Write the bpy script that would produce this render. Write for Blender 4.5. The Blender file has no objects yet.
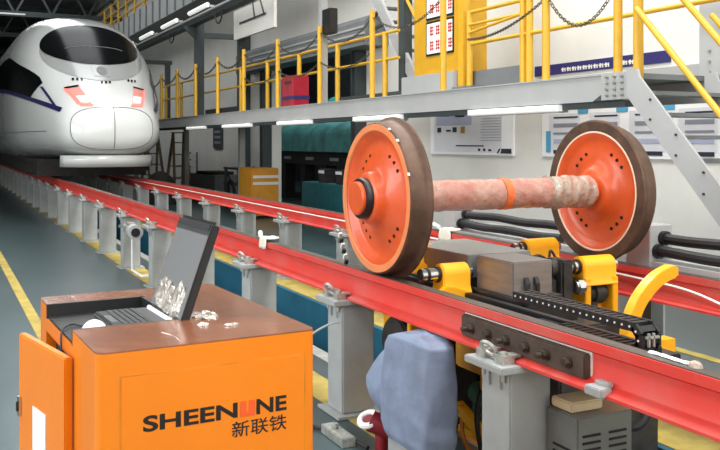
import bpy, bmesh, math, random
import numpy as np
from mathutils import Vector, Matrix
random.seed(7)
C = bpy.context.scene.collection
SC = bpy.context.scene
PI = math.pi

# ------------------------------------------------------------------ camera
cam = bpy.data.cameras.new('camera'); cam_o = bpy.data.objects.new('camera', cam); C.objects.link(cam_o)
cam.sensor_width = 36; cam.lens = 43.5; cam.shift_y = -83 / 720; cam.clip_end = 300
cam_o.location = (0, 0, 1.6); cam_o.rotation_euler = (math.radians(90), 0, math.radians(-25.93))
SC.camera = cam_o
# ------------------------------------------------------------------ world, lights, exposure
w = bpy.data.worlds.new('hall_air'); SC.world = w; w.use_nodes = True
w.node_tree.nodes['Background'].inputs[0].default_value = (0.93, 0.97, 1.0, 1)
w.node_tree.nodes['Background'].inputs[1].default_value = 0.6
SC.view_settings.view_transform = 'Standard'; SC.view_settings.look = 'None'
SC.view_settings.gamma = 1; SC.view_settings.use_curve_mapping = False
SC.view_settings.exposure = -0.1
def area(name, loc, rot, sx, sy, power, col=(1, 1, 1)):
    l = bpy.data.lights.new(name, 'AREA'); l.shape = 'RECTANGLE'; l.size = sx; l.size_y = sy; l.energy = power; l.color = col
    o = bpy.data.objects.new(name, l); C.objects.link(o); o.location = loc; o.rotation_euler = rot; return o
R90 = math.radians(90)
# daylight through the roof glazing; fill lights added at the left and near end
area('rooflight_glow_1', (-3.0, 4, 8.8), (0, 0, 0), 2.4, 22, 800, (1, .985, .96))
area('rooflight_glow_2', (3.6, 4, 8.8), (0, 0, 0), 2.4, 24, 2150, (1, .985, .96))
area('rooflight_glow_3', (3.0, 32, 8.8), (0, 0, 0), 2.4, 22, 600, (.95, .98, 1))
area('window_glow_left', (-8.8, 5, 4.6), (0, -R90, 0), 4, 16, 1300, (.95, .98, 1))
area('window_glow_end', (0, -7.8, 4.4), (-R90 + math.pi, 0, 0), 13, 4, 330, (1, .99, .96))
area('rooflight_glow_bay', (11.0, 20, 8.6), (0, 0, 0), 2.0, 12, 420, (.95, 1, 1))  # unseen light added to brighten the teal machines in the next bay

# ------------------------------------------------------------------ materials
def lin(c):
    c = c / 255.0
    return c / 12.92 if c <= .04045 else ((c + .055) / 1.055) ** 2.4
def L(rgb): return (lin(rgb[0]), lin(rgb[1]), lin(rgb[2]), 1)
MATS = {}
def pm(name, rgb, rough=.5, metal=0., var=.0, scale=6., rgb2=None, thr=None, bump=0., bscale=40., emit=0., coat=0., stretch=None, alpha=None, spec=None):
    m = bpy.data.materials.new(name); m.use_nodes = True; nt = m.node_tree; b = nt.nodes['Principled BSDF']
    b.inputs['Roughness'].default_value = rough; b.inputs['Metallic'].default_value = metal
    b.inputs['Base Color'].default_value = L(rgb)
    if coat: b.inputs['Coat Weight'].default_value = coat; b.inputs['Coat Roughness'].default_value = .12
    if spec is not None: b.inputs['Specular IOR Level'].default_value = spec
    tc = nt.nodes.new('ShaderNodeTexCoord'); src = tc.outputs['Object']
    if stretch:
        mp = nt.nodes.new('ShaderNodeMapping'); mp.inputs['Scale'].default_value = stretch
        nt.links.new(src, mp.inputs[0]); src = mp.outputs[0]
    if var or rgb2:
        n = nt.nodes.new('ShaderNodeTexNoise'); n.inputs['Scale'].default_value = scale; n.inputs['Detail'].default_value = 5
        n.inputs['Roughness'].default_value = .6
        nt.links.new(src, n.inputs['Vector'])
        r = nt.nodes.new('ShaderNodeValToRGB')
        if rgb2:
            a, c = thr or (.4, .65)
            r.color_ramp.elements[0].position = a; r.color_ramp.elements[1].position = c
            r.color_ramp.elements[0].color = L(rgb); r.color_ramp.elements[1].color = L(rgb2)
        else:
            r.color_ramp.elements[0].position = .3; r.color_ramp.elements[1].position = .7
            lo = [max(0, k * (1 - var)) for k in rgb]; hi = [min(255, k * (1 + var)) for k in rgb]
            r.color_ramp.elements[0].color = L(lo); r.color_ramp.elements[1].color = L(hi)
        nt.links.new(n.outputs['Fac'], r.inputs[0]); nt.links.new(r.outputs[0], b.inputs['Base Color'])
    if bump:
        n2 = nt.nodes.new('ShaderNodeTexNoise'); n2.inputs['Scale'].default_value = bscale; n2.inputs['Detail'].default_value = 4
        nt.links.new(src, n2.inputs['Vector'])
        bp = nt.nodes.new('ShaderNodeBump'); bp.inputs['Strength'].default_value = bump; bp.inputs['Distance'].default_value = .02
        nt.links.new(n2.outputs['Fac'], bp.inputs['Height']); nt.links.new(bp.outputs[0], b.inputs['Normal'])
    if emit:
        b.inputs['Emission Color'].default_value = L(rgb); b.inputs['Emission Strength'].default_value = emit
    if alpha is not None: b.inputs['Alpha'].default_value = alpha
    MATS[name] = m; return m
pm('floor_paint', (62, 79, 82), .28, var=.10, scale=.9, bump=.03, bscale=3)
pm('pit_paint', (34, 92, 114), .45, var=.12, scale=2)
pm('yellow_line', (170, 150, 72), .55, var=.14, scale=5)
pm('lip_concrete', (150, 150, 146), .8, var=.1, scale=8)
pm('wall_paint', (222, 221, 215), .75, var=.025, scale=1.2)
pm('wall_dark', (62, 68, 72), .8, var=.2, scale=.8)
pm('roof_paint', (150, 152, 152), .8)
pm('truss_paint', (58, 66, 68), .6)
pm('rail_red', (208, 60, 51), .45, rgb2=(200, 88, 80), thr=(.42, .72), scale=3.5, bump=.05, bscale=30)
pm('rail_steel', (96, 88, 84), .4, .6, var=.2, scale=12, stretch=(1, .15, 1))
pm('post_grey', (158, 162, 162), .55, var=.06, scale=4)
pm('clamp_metal', (172, 174, 168), .4, .55, var=.15, scale=25)
pm('bolt_dark', (66, 56, 48), .5, .4, var=.2, scale=30)
pm('fishplate_brown', (76, 64, 56), .55, .2, var=.15, scale=14)
pm('white_paint', (226, 224, 214), .5)
pm('wheel_orange', (214, 86, 36), .36, var=.06, scale=5, coat=.25)
pm('wheel_rim', (226, 134, 84), .4, var=.05, scale=8)
pm('wheel_tread', (88, 65, 51), .5, .35, var=.2, scale=9, bump=.06)
pm('wheel_line', (244, 214, 190), .5)
pm('hole_black', (14, 12, 12), .8)
pm('black_ring', (34, 34, 36), .35, .3)
pm('film_wrap', (174, 110, 97), .28, rgb2=(184, 152, 136), thr=(.36, .72), scale=9, bump=.45, bscale=28, coat=.5)
pm('film_band', (226, 108, 54), .35, var=.1, scale=20, bump=.3)
pm('film_grey', (158, 152, 138), .26, rgb2=(184, 140, 124), thr=(.4, .66), scale=18, bump=.7, bscale=35, coat=.5)
pm('cab_orange', (234, 128, 12), .34, var=.02, scale=2, coat=.2)
pm('cab_inner', (206, 120, 22), .5)
pm('cab_top', (148, 90, 60), .2, rgb2=(116, 68, 46), thr=(.35, .7), scale=7, coat=.7, bump=.12, bscale=14)
pm('film_crease', (214, 208, 198), .14, rgb2=(150, 142, 134), thr=(.4, .6), scale=22, coat=.8)  # pale colour painted in for glints on the film
pm('machine_yellow', (246, 172, 20), .4, var=.04, scale=6, coat=.2)
pm('machine_orange', (206, 124, 26), .5, var=.15, scale=5)
pm('black_rubber', (26, 26, 28), .6)
pm('black_plastic', (24, 25, 27), .45)
pm('dark_metal', (62, 60, 58), .45, .4, var=.2, scale=12)
pm('chrome', (205, 205, 205), .15, 1.)
pm('stainless', (136, 133, 132), .38, .6, var=.06, scale=5, stretch=(1, 1, 8))
pm('steel_sheet', (138, 140, 140), .45, .5, var=.06, scale=4)
pm('bag_fabric', (122, 135, 160), .7, var=.08, scale=7, bump=.5, bscale=9)
pm('red_plastic', (128, 24, 36), .45)
pm('platform_grey', (168, 170, 170), .5, var=.03, scale=2)
pm('platform_dark', (112, 116, 118), .6, var=.05, scale=3)
pm('rail_yellow', (212, 164, 40), .42, var=.04, scale=5)
pm('chain_metal', (84, 80, 66), .4, .6)
pm('tube_white', (246, 246, 242), .5, emit=.55)
pm('train_white', (214, 217, 216), .16, coat=.6, spec=.5)
pm('train_grey', (158, 161, 161), .25, coat=.4)
pm('train_glass', (12, 13, 15), .18, spec=.06)
pm('train_line', (120, 122, 122), .5)
pm('navy', (34, 32, 84), .3)
pm('lamp_lens', (238, 158, 150), .2, coat=.4)
pm('tail_lamp', (255, 92, 80), .3, emit=2.4)
pm('lamp_white', (255, 226, 216), .3, emit=1.6)
pm('under_black', (30, 26, 24), .8, var=.3, scale=6)
pm('screen_grey', (126, 128, 130), .16, coat=.3)
pm('laptop_dark', (54, 56, 58), .4, var=.04)
pm('mouse_white', (238, 238, 236), .3)
pm('logo_black', (22, 14, 12), .5)
pm('logo_red', (232, 88, 34), .5)
pm('label_white', (238, 240, 242), .5)
pm('poster_paper', (222, 224, 230), .4, var=.03, scale=2)
pm('poster_white', (246, 247, 248), .35)
pm('poster_blue', (86, 164, 204), .4)
pm('poster_lav', (176, 182, 206), .4)
pm('poster_dark', (44, 48, 62), .5)
pm('poster_mid', (140, 144, 156), .5)
pm('poster_gold', (170, 130, 60), .5)
pm('banner_navy', (44, 42, 104), .5)
pm('panel_yellow', (206, 156, 32), .45, var=.03, scale=4)
pm('sign_red', (206, 44, 44), .5)
pm('box_crimson', (176, 28, 52), .4, var=.06)
pm('teal_cover', (72, 142, 142), .5, var=.2, scale=2.5, bump=.3, bscale=3)
pm('teal_machine', (34, 98, 104), .5, var=.1)
pm('teal_bright', (70, 190, 170), .5)
pm('back_orange', (206, 142, 40), .5, var=.04)
pm('wood_tan', (150, 128, 92), .7, var=.15, scale=6)
pm('green_motor', (22, 104, 92), .45)
pm('olive_floor', (168, 150, 70), .6, var=.1)
pm('vent_grey', (120, 120, 116), .38, .5, var=.06, scale=5)
pm('cardboard', (196, 178, 142), .7, var=.06)
pm('glove_white', (228, 222, 206), .7, bump=.2)
pm('glass_pane', (200, 220, 235), .1, emit=.8)

# ------------------------------------------------------------------ mesh helpers
ORG = {}
class MB:
    def __init__(s): s.v = []; s.f = []
    def add(s, vs, fs):
        n = len(s.v); s.v += [tuple(p) for p in vs]; s.f += [tuple(i + n for i in f) for f in fs]; return s
    def box(s, x0, x1, y0, y1, z0, z1):
        return s.add([(x0, y0, z0), (x1, y0, z0), (x1, y1, z0), (x0, y1, z0), (x0, y0, z1), (x1, y0, z1), (x1, y1, z1), (x0, y1, z1)],
                     [(0, 3, 2, 1), (4, 5, 6, 7), (0, 1, 5, 4), (1, 2, 6, 5), (2, 3, 7, 6), (3, 0, 4, 7)])
    def obox(s, c, size, ax, ay, az):
        c = Vector(c); ax, ay, az = Vector(ax).normalized(), Vector(ay).normalized(), Vector(az).normalized(); hx, hy, hz = [k / 2 for k in size]
        vs = [c + ax * hx * i + ay * hy * j + az * hz * k for k in (-1, 1) for (i, j) in ((-1, -1), (1, -1), (1, 1), (-1, 1))]
        return s.add(vs, [(0, 3, 2, 1), (4, 5, 6, 7), (0, 1, 5, 4), (1, 2, 6, 5), (2, 3, 7, 6), (3, 0, 4, 7)])
    def bar(s, p0, p1, wd, ht, up=(0, 0, 1)):
        p0, p1 = Vector(p0), Vector(p1); a = (p1 - p0); ln = a.length; a.normalize(); u = Vector(up)
        if abs(a.dot(u)) > .98: u = Vector((0, 1, 0))
        sd = a.cross(u).normalized(); u = sd.cross(a).normalized()
        return s.obox((p0 + p1) / 2, (ln, wd, ht), a, sd, u)
    def cyl(s, p0, p1, r0, r1=None, n=16):
        r1 = r0 if r1 is None else r1
        p0, p1 = Vector(p0), Vector(p1); a = (p1 - p0).normalized(); u = Vector((0, 0, 1)) if abs(a.z) < .9 else Vector((1, 0, 0))
        x = a.cross(u).normalized(); y = a.cross(x)
        vs = []
        for p, r in ((p0, r0), (p1, r1)):
            vs += [p + (x * math.cos(2 * PI * i / n) + y * math.sin(2 * PI * i / n)) * r for i in range(n)]
        fs = [(i, (i + 1) % n, n + (i + 1) % n, n + i) for i in range(n)] + [tuple(range(n))[::-1], tuple(range(n, 2 * n))]
        return s.add(vs, fs)
    def tube(s, pts, r, n=8, closed=False):
        pts = [Vector(p) for p in pts]; m = len(pts); rs = r if isinstance(r, (list, tuple)) else [r] * m
        vs = []; prev = None
        for i, p in enumerate(pts):
            if closed: t = pts[(i + 1) % m] - pts[i - 1]
            else: t = pts[min(i + 1, m - 1)] - pts[max(i - 1, 0)]
            t.normalize()
            if prev is None:
                u = Vector((0, 0, 1)) if abs(t.z) < .9 else Vector((1, 0, 0)); x = t.cross(u).normalized()
            else:
                x = (prev - t * prev.dot(t)).normalized()
            prev = x; y = t.cross(x)
            vs += [p + (x * math.cos(2 * PI * k / n) + y * math.sin(2 * PI * k / n)) * rs[i] for k in range(n)]
        fs = []
        for i in range(m if closed else m - 1):
            j = (i + 1) % m
            fs += [(i * n + k, i * n + (k + 1) % n, j * n + (k + 1) % n, j * n + k) for k in range(n)]
        if not closed: fs += [tuple(range(n))[::-1], tuple(range((m - 1) * n, m * n))]
        return s.add(vs, fs)
    def lathe(s, prof, o, axis='x', n=48, closed=False):
        # prof: list of (a, r) along the axis
        vs = []; fs = []; m = len(prof)
        for a, r in prof:
            for i in range(n):
                t = 2 * PI * i / n; c, sn = math.cos(t) * r, math.sin(t) * r
                p = (a, c, sn) if axis == 'x' else ((c, a, sn) if axis == 'y' else (c, sn, a))
                vs.append((p[0] + o[0], p[1] + o[1], p[2] + o[2]))
        for j in range(m if closed else m - 1):
            k = (j + 1) % m
            fs += [(j * n + i, j * n + (i + 1) % n, k * n + (i + 1) % n, k * n + i) for i in range(n)]
        if not closed:
            fs += [tuple(range(n))[::-1], tuple(range((m - 1) * n, m * n))]
        return s.add(vs, fs)
    def prism(s, poly, axis, a0, a1):
        n = len(poly); vs = []
        for a in (a0, a1):
            for p, q in poly:
                vs.append((a, p, q) if axis == 'x' else ((p, a, q) if axis == 'y' else (p, q, a)))
        return s.add(vs, [(i, (i + 1) % n, n + (i + 1) % n, n + i) for i in range(n)] + [tuple(range(n))[::-1], tuple(range(n, 2 * n))])
    def torus(s, c, axis, R, r, n=16, m=8, sc=1.):
        c = Vector(c); a = Vector(axis).normalized(); u = Vector((0, 0, 1)) if abs(a.z) < .9 else Vector((1, 0, 0)); x = a.cross(u).normalized(); y = a.cross(x)
        return s.tube([c + x * math.cos(2 * PI * i / n) * R + y * math.sin(2 * PI * i / n) * R * sc for i in range(n)], r, m, True)
    def sphere(s, c, rx, ry, rz, n=16, m=10, half=False):
        prof = []
        vs = []; fs = []
        for j in range(m + 1):
            ph = (PI / 2 if half else PI) * j / m
            for i in range(n):
                t = 2 * PI * i / n
                vs.append((c[0] + rx * math.sin(ph) * math.cos(t), c[1] + ry * math.sin(ph) * math.sin(t), c[2] + rz * math.cos(ph)))
        for j in range(m):
            fs += [(j * n + i, (j + 1) * n + i, (j + 1) * n + (i + 1) % n, j * n + (i + 1) % n) for i in range(n)]
        if half: fs.append(tuple(range(m * n, m * n + n))[::-1])
        return s.add(vs, fs)
    def grid(s, pts, thick=None):
        # pts[i][j] points
        nu, nv = len(pts), len(pts[0]); vs = [p for row in pts for p in row]
        return s.add(vs, [(i * nv + j, (i + 1) * nv + j, (i + 1) * nv + j + 1, i * nv + j + 1) for i in range(nu - 1) for j in range(nv - 1)])
    def build(s, name, mat, parent=None, org=None, bevel=0., seg=2, ang=35, smooth=True, weld=False):
        if org is None:
            if parent is not None: org = ORG[parent]
            else:
                a = np.array(s.v); org = Vector(((a[:, 0].min() + a[:, 0].max()) / 2, (a[:, 1].min() + a[:, 1].max()) / 2, a[:, 2].min()))
        org = Vector(org)
        me = bpy.data.meshes.new(name); me.from_pydata([tuple(Vector(p) - org) for p in s.v], [], s.f)
        bm = bmesh.new(); bm.from_mesh(me)
        if weld: bmesh.ops.remove_doubles(bm, verts=bm.verts, dist=1e-5)
        bmesh.ops.recalc_face_normals(bm, faces=bm.faces)
        if bevel:
            es = [e for e in bm.edges if len(e.link_faces) == 2 and e.calc_face_angle(0) > math.radians(40)]
            bmesh.ops.bevel(bm, geom=es, offset=bevel, segments=seg, affect='EDGES', clamp_overlap=True)
        bm.to_mesh(me); bm.free()
        if smooth:
            me.shade_smooth(); me.set_sharp_from_angle(angle=math.radians(ang))
        me.materials.append(MATS[mat] if isinstance(mat, str) else mat)
        o = bpy.data.objects.new(name, me); C.objects.link(o)
        if parent is not None: o.parent = parent
        else: o.location = org
        ORG[o] = org
        return o
def thing(name, label, cat, loc, group=None):
    o = bpy.data.objects.new(name, None); C.objects.link(o); o.location = loc; o.empty_display_size = .1
    ORG[o] = Vector(loc); tag(o, label, cat, group); return o
def tag(o, label, cat, group=None):
    o['label'] = label; o['category'] = cat
    if group: o['group'] = group
    return o
def struct(o, label=None):
    o['kind'] = 'structure'
    if label: o['label'] = label
    return o
def dup(root, loc, label):
    r = root.copy(); C.objects.link(r); r.location = loc; r['label'] = label
    def rec(a, b):
        for ch in list(a.children):
            if ch is b: continue
            c = ch.copy(); C.objects.link(c); c.parent = b; rec(ch, c)
    rec(root, r); return r
ORD = ['first', 'second', 'third', 'fourth', 'fifth', 'sixth', 'seventh', 'eighth', 'ninth', 'tenth', 'eleventh', 'twelfth', 'thirteenth', 'fourteenth', 'fifteenth', 'sixteenth', 'seventeenth', 'eighteenth', 'nineteenth', 'twentieth', 'twenty-first', 'twenty-second', 'twenty-third', 'twenty-fourth', 'twenty-fifth', 'twenty-sixth', 'twenty-seventh', 'twenty-eighth']
def arc(c, r, a0, a1, n, plane='yz'):
    out = []
    for i in range(n + 1):
        t = a0 + (a1 - a0) * i / n; p, q = r * math.cos(t), r * math.sin(t)
        out.append((c[0], c[1] + p, c[2] + q) if plane == 'yz' else ((c[0] + p, c[1], c[2] + q) if plane == 'xz' else (c[0] + p, c[1] + q, c[2])))
    return out
def smooth_path(pts, n=8):
    pts = [Vector(p) for p in pts]; P = [pts[0]] + pts + [pts[-1]]; out = []
    for i in range(1, len(P) - 2):
        for k in range(n):
            t = k / n; a, b, c, d = P[i - 1], P[i], P[i + 1], P[i + 2]
            out.append(.5 * ((2 * b) + (c - a) * t + (2 * a - 5 * b + 4 * c - d) * t * t + (3 * b - a - 3 * c + d) * t ** 3))
    out.append(pts[-1]); return out

# ================================================================== THE HALL
RZ = .865                      # top of rails
XN, XF = 2.215, 3.755          # rail centres
f = MB(); f.box(-9, 2.55, -8, 70, -.3, 0); f.box(3.42, 16, -8, 70, -.3, 0); f.box(2.5, 3.5, -8, 70, -.5, -.46)
floor = struct(f.build('floor', 'floor_paint'), 'grey green painted workshop floor')
m = MB(); m.box(2.55, 2.66, -8, 70, -.3, .004); m.build('pit_edge', 'lip_concrete', floor)
m = MB(); m.box(2.60, 2.64, -8, 70, -.44, -.02); m.box(3.40, 3.44, -8, 70, -.44, .002); m.box(2.64, 3.40, -8, 70, -.46, -.44); m.build('pit_lining', 'pit_paint', floor)
for (a, b, y0, y1) in ((.74, .835, -8, 62), (2.13, 2.36, -8, 62), (3.45, 3.80, -8, 62), (5.08, 5.18, -4, 9)):
    m = MB(); m.box(a, b, y0, y1, -.004, .004); m.build('painted_line', 'yellow_line', floor)
# right wall with the shutter opening
OY0, OY1, OZ = 15.6, 20.7, 3.5
m = MB(); m.box(7.6, 7.85, -8, OY0, 0, 9); m.box(7.6, 7.85, OY1, 70, 0, 9); m.box(7.6, 7.85, OY0, OY1, OZ, 9)
wr = struct(m.build('wall_right', 'wall_paint'), 'pale grey workshop wall beside the platform')
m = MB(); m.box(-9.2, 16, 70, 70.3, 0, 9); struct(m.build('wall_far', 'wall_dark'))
m = MB(); m.box(-9.25, -9, -8, 70, 0, 9); struct(m.build('wall_left', 'wall_paint'))
m = MB(); m.box(-9.2, 8, -8.25, -8, 0, 9); struct(m.build('wall_near', 'wall_paint'))
m = MB(); m.box(-9.2, 16, -8.2, 70.3, 9, 9.2); struct(m.build('ceiling', 'roof_paint'))
# next bay seen through the opening
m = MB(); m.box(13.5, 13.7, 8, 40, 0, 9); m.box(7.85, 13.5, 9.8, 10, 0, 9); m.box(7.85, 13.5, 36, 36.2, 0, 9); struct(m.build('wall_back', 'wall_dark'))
# window frames added around the unseen fill lights
def fill_light_frame(n, x, y0, y1, z0, z1, axis):
    m = MB()
    nb = max(2, int((y1 - y0) / 1.6)); bars = [y0 + (y1 - y0) * i / nb for i in range(nb + 1)]
    for b in bars:
        if axis == 'x': m.box(x, x + .06, b - .03, b + .03, z0, z1)
        else: m.box(b - .03, b + .03, x, x + .06, z0, z1)
    for z in (z0, (z0 + z1) / 2, z1):
        if axis == 'x': m.box(x, x + .06, y0, y1, z - .03, z + .03)
        else: m.box(y0, y1, x, x + .06, z - .03, z + .03)
    struct(m.build('window_%d' % n, 'platform_grey'))
fill_light_frame(1, -9.0, -3, 13, 2.6, 6.6, 'x'); fill_light_frame(2, -8.0, -6.5, 6.5, 2.4, 6.4, 'y')
# dark roof trusses far down the hall
for k, y in enumerate((26, 33, 40, 48, 57)):
    m = MB(); m.bar((-9, y, 7.1), (7.5, y, 7.1), .16, .22); m.bar((-9, y, 8.5), (7.5, y, 8.5), .16, .22)
    for i in range(11):
        x0 = -9 + i * 1.5; m.bar((x0, y, 7.1), (x0 + .75, y, 8.5), .09, .09); m.bar((x0 + .75, y, 8.5), (x0 + 1.5, y, 7.1), .09, .09)
    tag(m.build('roof_truss', 'truss_paint'), '%s dark steel roof truss counted from the train nose' % ORD[k], 'roof truss', 'roof trusses over the train')
for k, (x, y, z) in enumerate(((1.2, 25.0, 6.4), (1.6, 31.0, 6.9), (2.6, 38, 6.8))):
    t = thing('hanging_lamp', 'dark high-bay strip lamp above the train roof, %s from its nose' % ORD[k], 'lamp', (x, y, z), 'strip lamps under the trusses')
    m = MB(); m.box(x - .7, x + .7, y - .1, y + .1, z + .04, z + .12); m.cyl((x, y, z + .12), (x, y, 7.0 if z < 6.9 else 7.1), .015, n=6); m.build('housing', 'truss_paint', t)
    m = MB(); m.box(x - .65, x + .65, y - .06, y + .06, z, z + .04); m.build('tube', 'tube_white', t)

# wall columns and things fixed to the wall
for (y, wd, lab) in ((22.55, .34, 'dark steel wall column left of the orange cabinet'), (20.85, .22, 'slim dark wall column at the shutter opening'), (15.45, .22, 'dark steel door jamb on the near side of the opening')):
    m = MB(); hh = 5.2 if y > 21 else OZ - .11; m.box(7.36, 7.6, y - wd / 2, y - wd / 2 + .04, 0, hh); m.box(7.36, 7.6, y + wd / 2 - .04, y + wd / 2, 0, hh); m.box(7.46, 7.5, y - wd / 2 + .04, y + wd / 2 - .04, 0, hh)
    tag(m.build('wall_column', 'truss_paint'), lab, 'column')
t = thing('roller_shutter', 'grey roller shutter housing above the dark opening', 'shutter', (7.5, 18.2, OZ))
m = MB(); m.prism([(7.1, OZ - .1), (7.597, OZ - .1), (7.597, OZ + .45), (7.2, OZ + .45), (7.1, OZ + .35)], 'y', OY0 - 1.2, OY1 + 1.4); m.build('housing', 'platform_dark', t)
for i in range(3):
    m = MB(); m.box(7.085, 7.1, OY0 - 1.2, OY1 + 1.4, OZ - .02 + i * .12, OZ + .02 + i * .12); m.build('slat', 'platform_grey', t)

# posters on the wall
def poster(label, y0, y1, z0, z1, seed):
    t = thing('wall_poster', label, 'poster', (7.59, (y0 + y1) / 2, z0))
    m = MB(); m.box(7.57, 7.6, y0, y1, z0, z1); m.build('board', 'poster_white', t)
    return t
def patch(t, name, mat, y0, y1, z0, z1, x=7.57, d=.003):
    m = MB(); m.box(x - d, x, y0, y1, z0, z1); return m.build(name, mat, t)
py0, py1, pz0, pz1 = 10.45, 12.82, 1.40, 2.13
t = poster('white framed poster with machine pictures on the wall beneath the platform', py0, py1, pz0, pz1, 1)
patch(t, 'print', 'poster_paper', py0 + .28, py1 - .13, pz0 + .04, pz1 - .03)
patch(t, 'print', 'poster_lav', py0 + 1.1, py1 - .2, pz1 - .26, pz1 - .05, 7.567)
for (a, b, z, h, mt) in ((12.2, 12.5, 2.02, .07, 'poster_dark'), (11.75, 12.02, 2.0, .1, 'poster_dark'), (12.46, 12.58, 1.76, .08, 'poster_dark'), (12.16, 12.3, 1.77, .03, 'poster_dark'), (11.98, 12.1, 1.76, .08, 'poster_dark'), (11.74, 11.86, 1.74, .11, 'poster_gold'),
                         (11.2, 12.0, 1.53, .02, 'poster_dark'), (11.30, 11.36, 1.46, .04, 'poster_dark'), (11.16, 11.22, 1.46, .04, 'poster_dark'), (11.0, 11.08, 1.46, .03, 'poster_dark'), (10.49, 10.74, 1.43, .07, 'poster_dark')):
    patch(t, 'picture', mt, a, b, z, z + h, 7.564)
for i in range(9): patch(t, 'text_line', 'poster_mid', 10.75, 11.3 - .02 * (i % 3), 1.62 + i * .042, 1.628 + i * .042, 7.564)
for a in (10.86, 10.77):
    m = MB(); m.add([(7.562, a, 1.43), (7.562, a - .04, 1.43), (7.562, a - .1, 1.5), (7.562, a - .06, 1.5), (7.566, a, 1.43), (7.566, a - .04, 1.43), (7.566, a - .1, 1.5), (7.566, a - .06, 1.5)], [(0, 1, 2, 3), (4, 5, 6, 7), (0, 1, 5, 4), (1, 2, 6, 5), (2, 3, 7, 6), (3, 0, 4, 7)]); m.build('slash_mark', 'poster_dark', t)
py0, py1 = 6.6, 9.78
t = poster('long blue and white notice board on the wall behind the farther wheel', py0, py1, 1.40, 2.2, 2)
patch(t, 'print', 'poster_lav', py0 + .1, py1 - .12, 2.03, 2.12)
for a in (7.35, 8.1, 8.82): patch(t, 'tab', 'poster_blue', a, a + .2, 1.97, 2.17, 7.566)
for (a, b) in ((8.98, 9.62), (8.24, 8.8), (7.5, 8.08), (6.75, 7.3)):
    patch(t, 'print', 'poster_paper', a, b, 1.48, 1.98)
    for z, h, mt in ((1.92, .02, 'poster_dark'), (1.80, .05, 'poster_mid'), (1.70, .03, 'poster_mid'), (1.58, .06, 'poster_lav'), (1.44, .05, 'poster_dark')):
        patch(t, 'text_line', mt, a + .04, b - .1, z, z + h, 7.566)
patch(t, 'print', 'poster_blue', 9.58, 9.68, 1.46, 1.75, 7.565)
t = thing('wall_banner', 'narrow navy banner with white lettering on the wall above the platform', 'banner', (7.58, 8.6, 2.52))
m = MB(); m.box(7.575, 7.6, 7.44, 9.95, 2.52, 2.66); m.build('cloth', 'banner_navy', t)
for i in range(14):
    if i in (9,): continue
    a = 9.32 - i * .105; patch(t, 'letter', 'white_paint', a, a + .03, 2.545, 2.60, 7.575); patch(t, 'letter', 'white_paint', a - .03, a + .05, 2.57, 2.585, 7.576); patch(t, 'letter', 'white_paint', a - .04, a - .02, 2.545, 2.595, 7.575)
t = thing('wall_notice', 'small dark framed notice on the wall under the far platform', 'notice', (7.58, 25.3, 1.45))
m = MB(); m.box(7.55, 7.6, 24.85, 25.75, 1.42, 2.1); m.build('board', 'truss_paint', t)
for i in range(3): patch(t, 'text_line', 'poster_mid', 25.0, 25.6, 1.55 + i * .16, 1.62 + i * .16, 7.55)
m = MB(); m.box(7.52, 7.6, 3.5, 10.2, 2.3, 2.46); tag(m.build('wall_ledge', 'platform_grey'), 'grey metal ledge along the wall below the navy banner', 'ledge')

# ================================================================== RAILS
def rail_prof(xc):
    z0, z1 = RZ - .18, RZ - .004
    return [(xc - .075, z0), (xc + .075, z0), (xc + .075, z0 + .012), (xc + .02, z0 + .032), (xc + .010, z0 + .05), (xc + .010, z1 - .05), (xc + .036, z1 - .036), (xc + .036, z1), (xc - .036, z1), (xc - .036, z1 - .036), (xc - .010, z1 - .05), (xc - .010, z0 + .05), (xc - .02, z0 + .032), (xc - .075, z0 + .012)]
rails = []
for xc, lab, y1 in ((XN, 'long red painted rail nearest the orange cabinet, with a bolted joint', 60), (XF, 'red painted rail farther from the cabinet, on the platform side', 60)):
    t = thing('rail', lab, 'rail', (xc, 0, RZ - .18), 'red rails on posts')
    m = MB(); m.prism(rail_prof(xc), 'y', -3, y1); m.build('web', 'rail_red', t)
    m = MB(); m.box(xc - .029, xc + .033, -3, y1, RZ - .004, RZ); m.build('running_surface', 'rail_steel', t)
    rails.append(t)
# bolted fishplate on the near rail
fp = MB(); fx = XN - .010
fp.box(fx - .035, fx, 2.55, 3.40, .712, .808); fpo = fp.build('fishplate', 'fishplate_brown', rails[0], bevel=.006)
m = MB(); m.box(fx - .006, fx, 2.542, 3.408, .707, .813); m.build('paint_border', 'white_paint', fpo)
for i in range(6):
    y = 2.64 + i * .134; z = .76; e = (.06 if i % 2 else .04)
    m = MB(); m.cyl((fx - .035, y, z), (fx - .043, y, z), .024, n=14); m.cyl((fx - .043, y, z), (fx - .062, y, z), .018, n=6)
    if i % 2: m.cyl((fx - .062, y, z), (fx - .09, y, z), .011, n=10)
    m.build('bolt', 'bolt_dark', fpo)
m = MB(); m.box(XN - .10, XN - .045, 2.40, 2.49, RZ - .178, RZ - .145); m.box(XN - .06, XN - .03, 2.41, 2.48, RZ - .150, RZ - .13); m.build('rail_clip', 'post_grey', rails[0], bevel=.004)
# thin white cable along the far rail
m = MB(); m.tube(smooth_path([(XF - .045, 30, .80), (XF - .045, 12, .80), (XF - .045, 6, .80), (XF - .05, 4.6, .81), (XF - .05, 3.9, .80), (XF - .05, 3.5, .785), (XF - .055, 3.1, .72), (XF - .06, 2.6, .705)], 6), .007, 6)
tag(m.build('rail_cable', 'white_paint'), 'thin white cable running along the farther red rail', 'cable')

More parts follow.
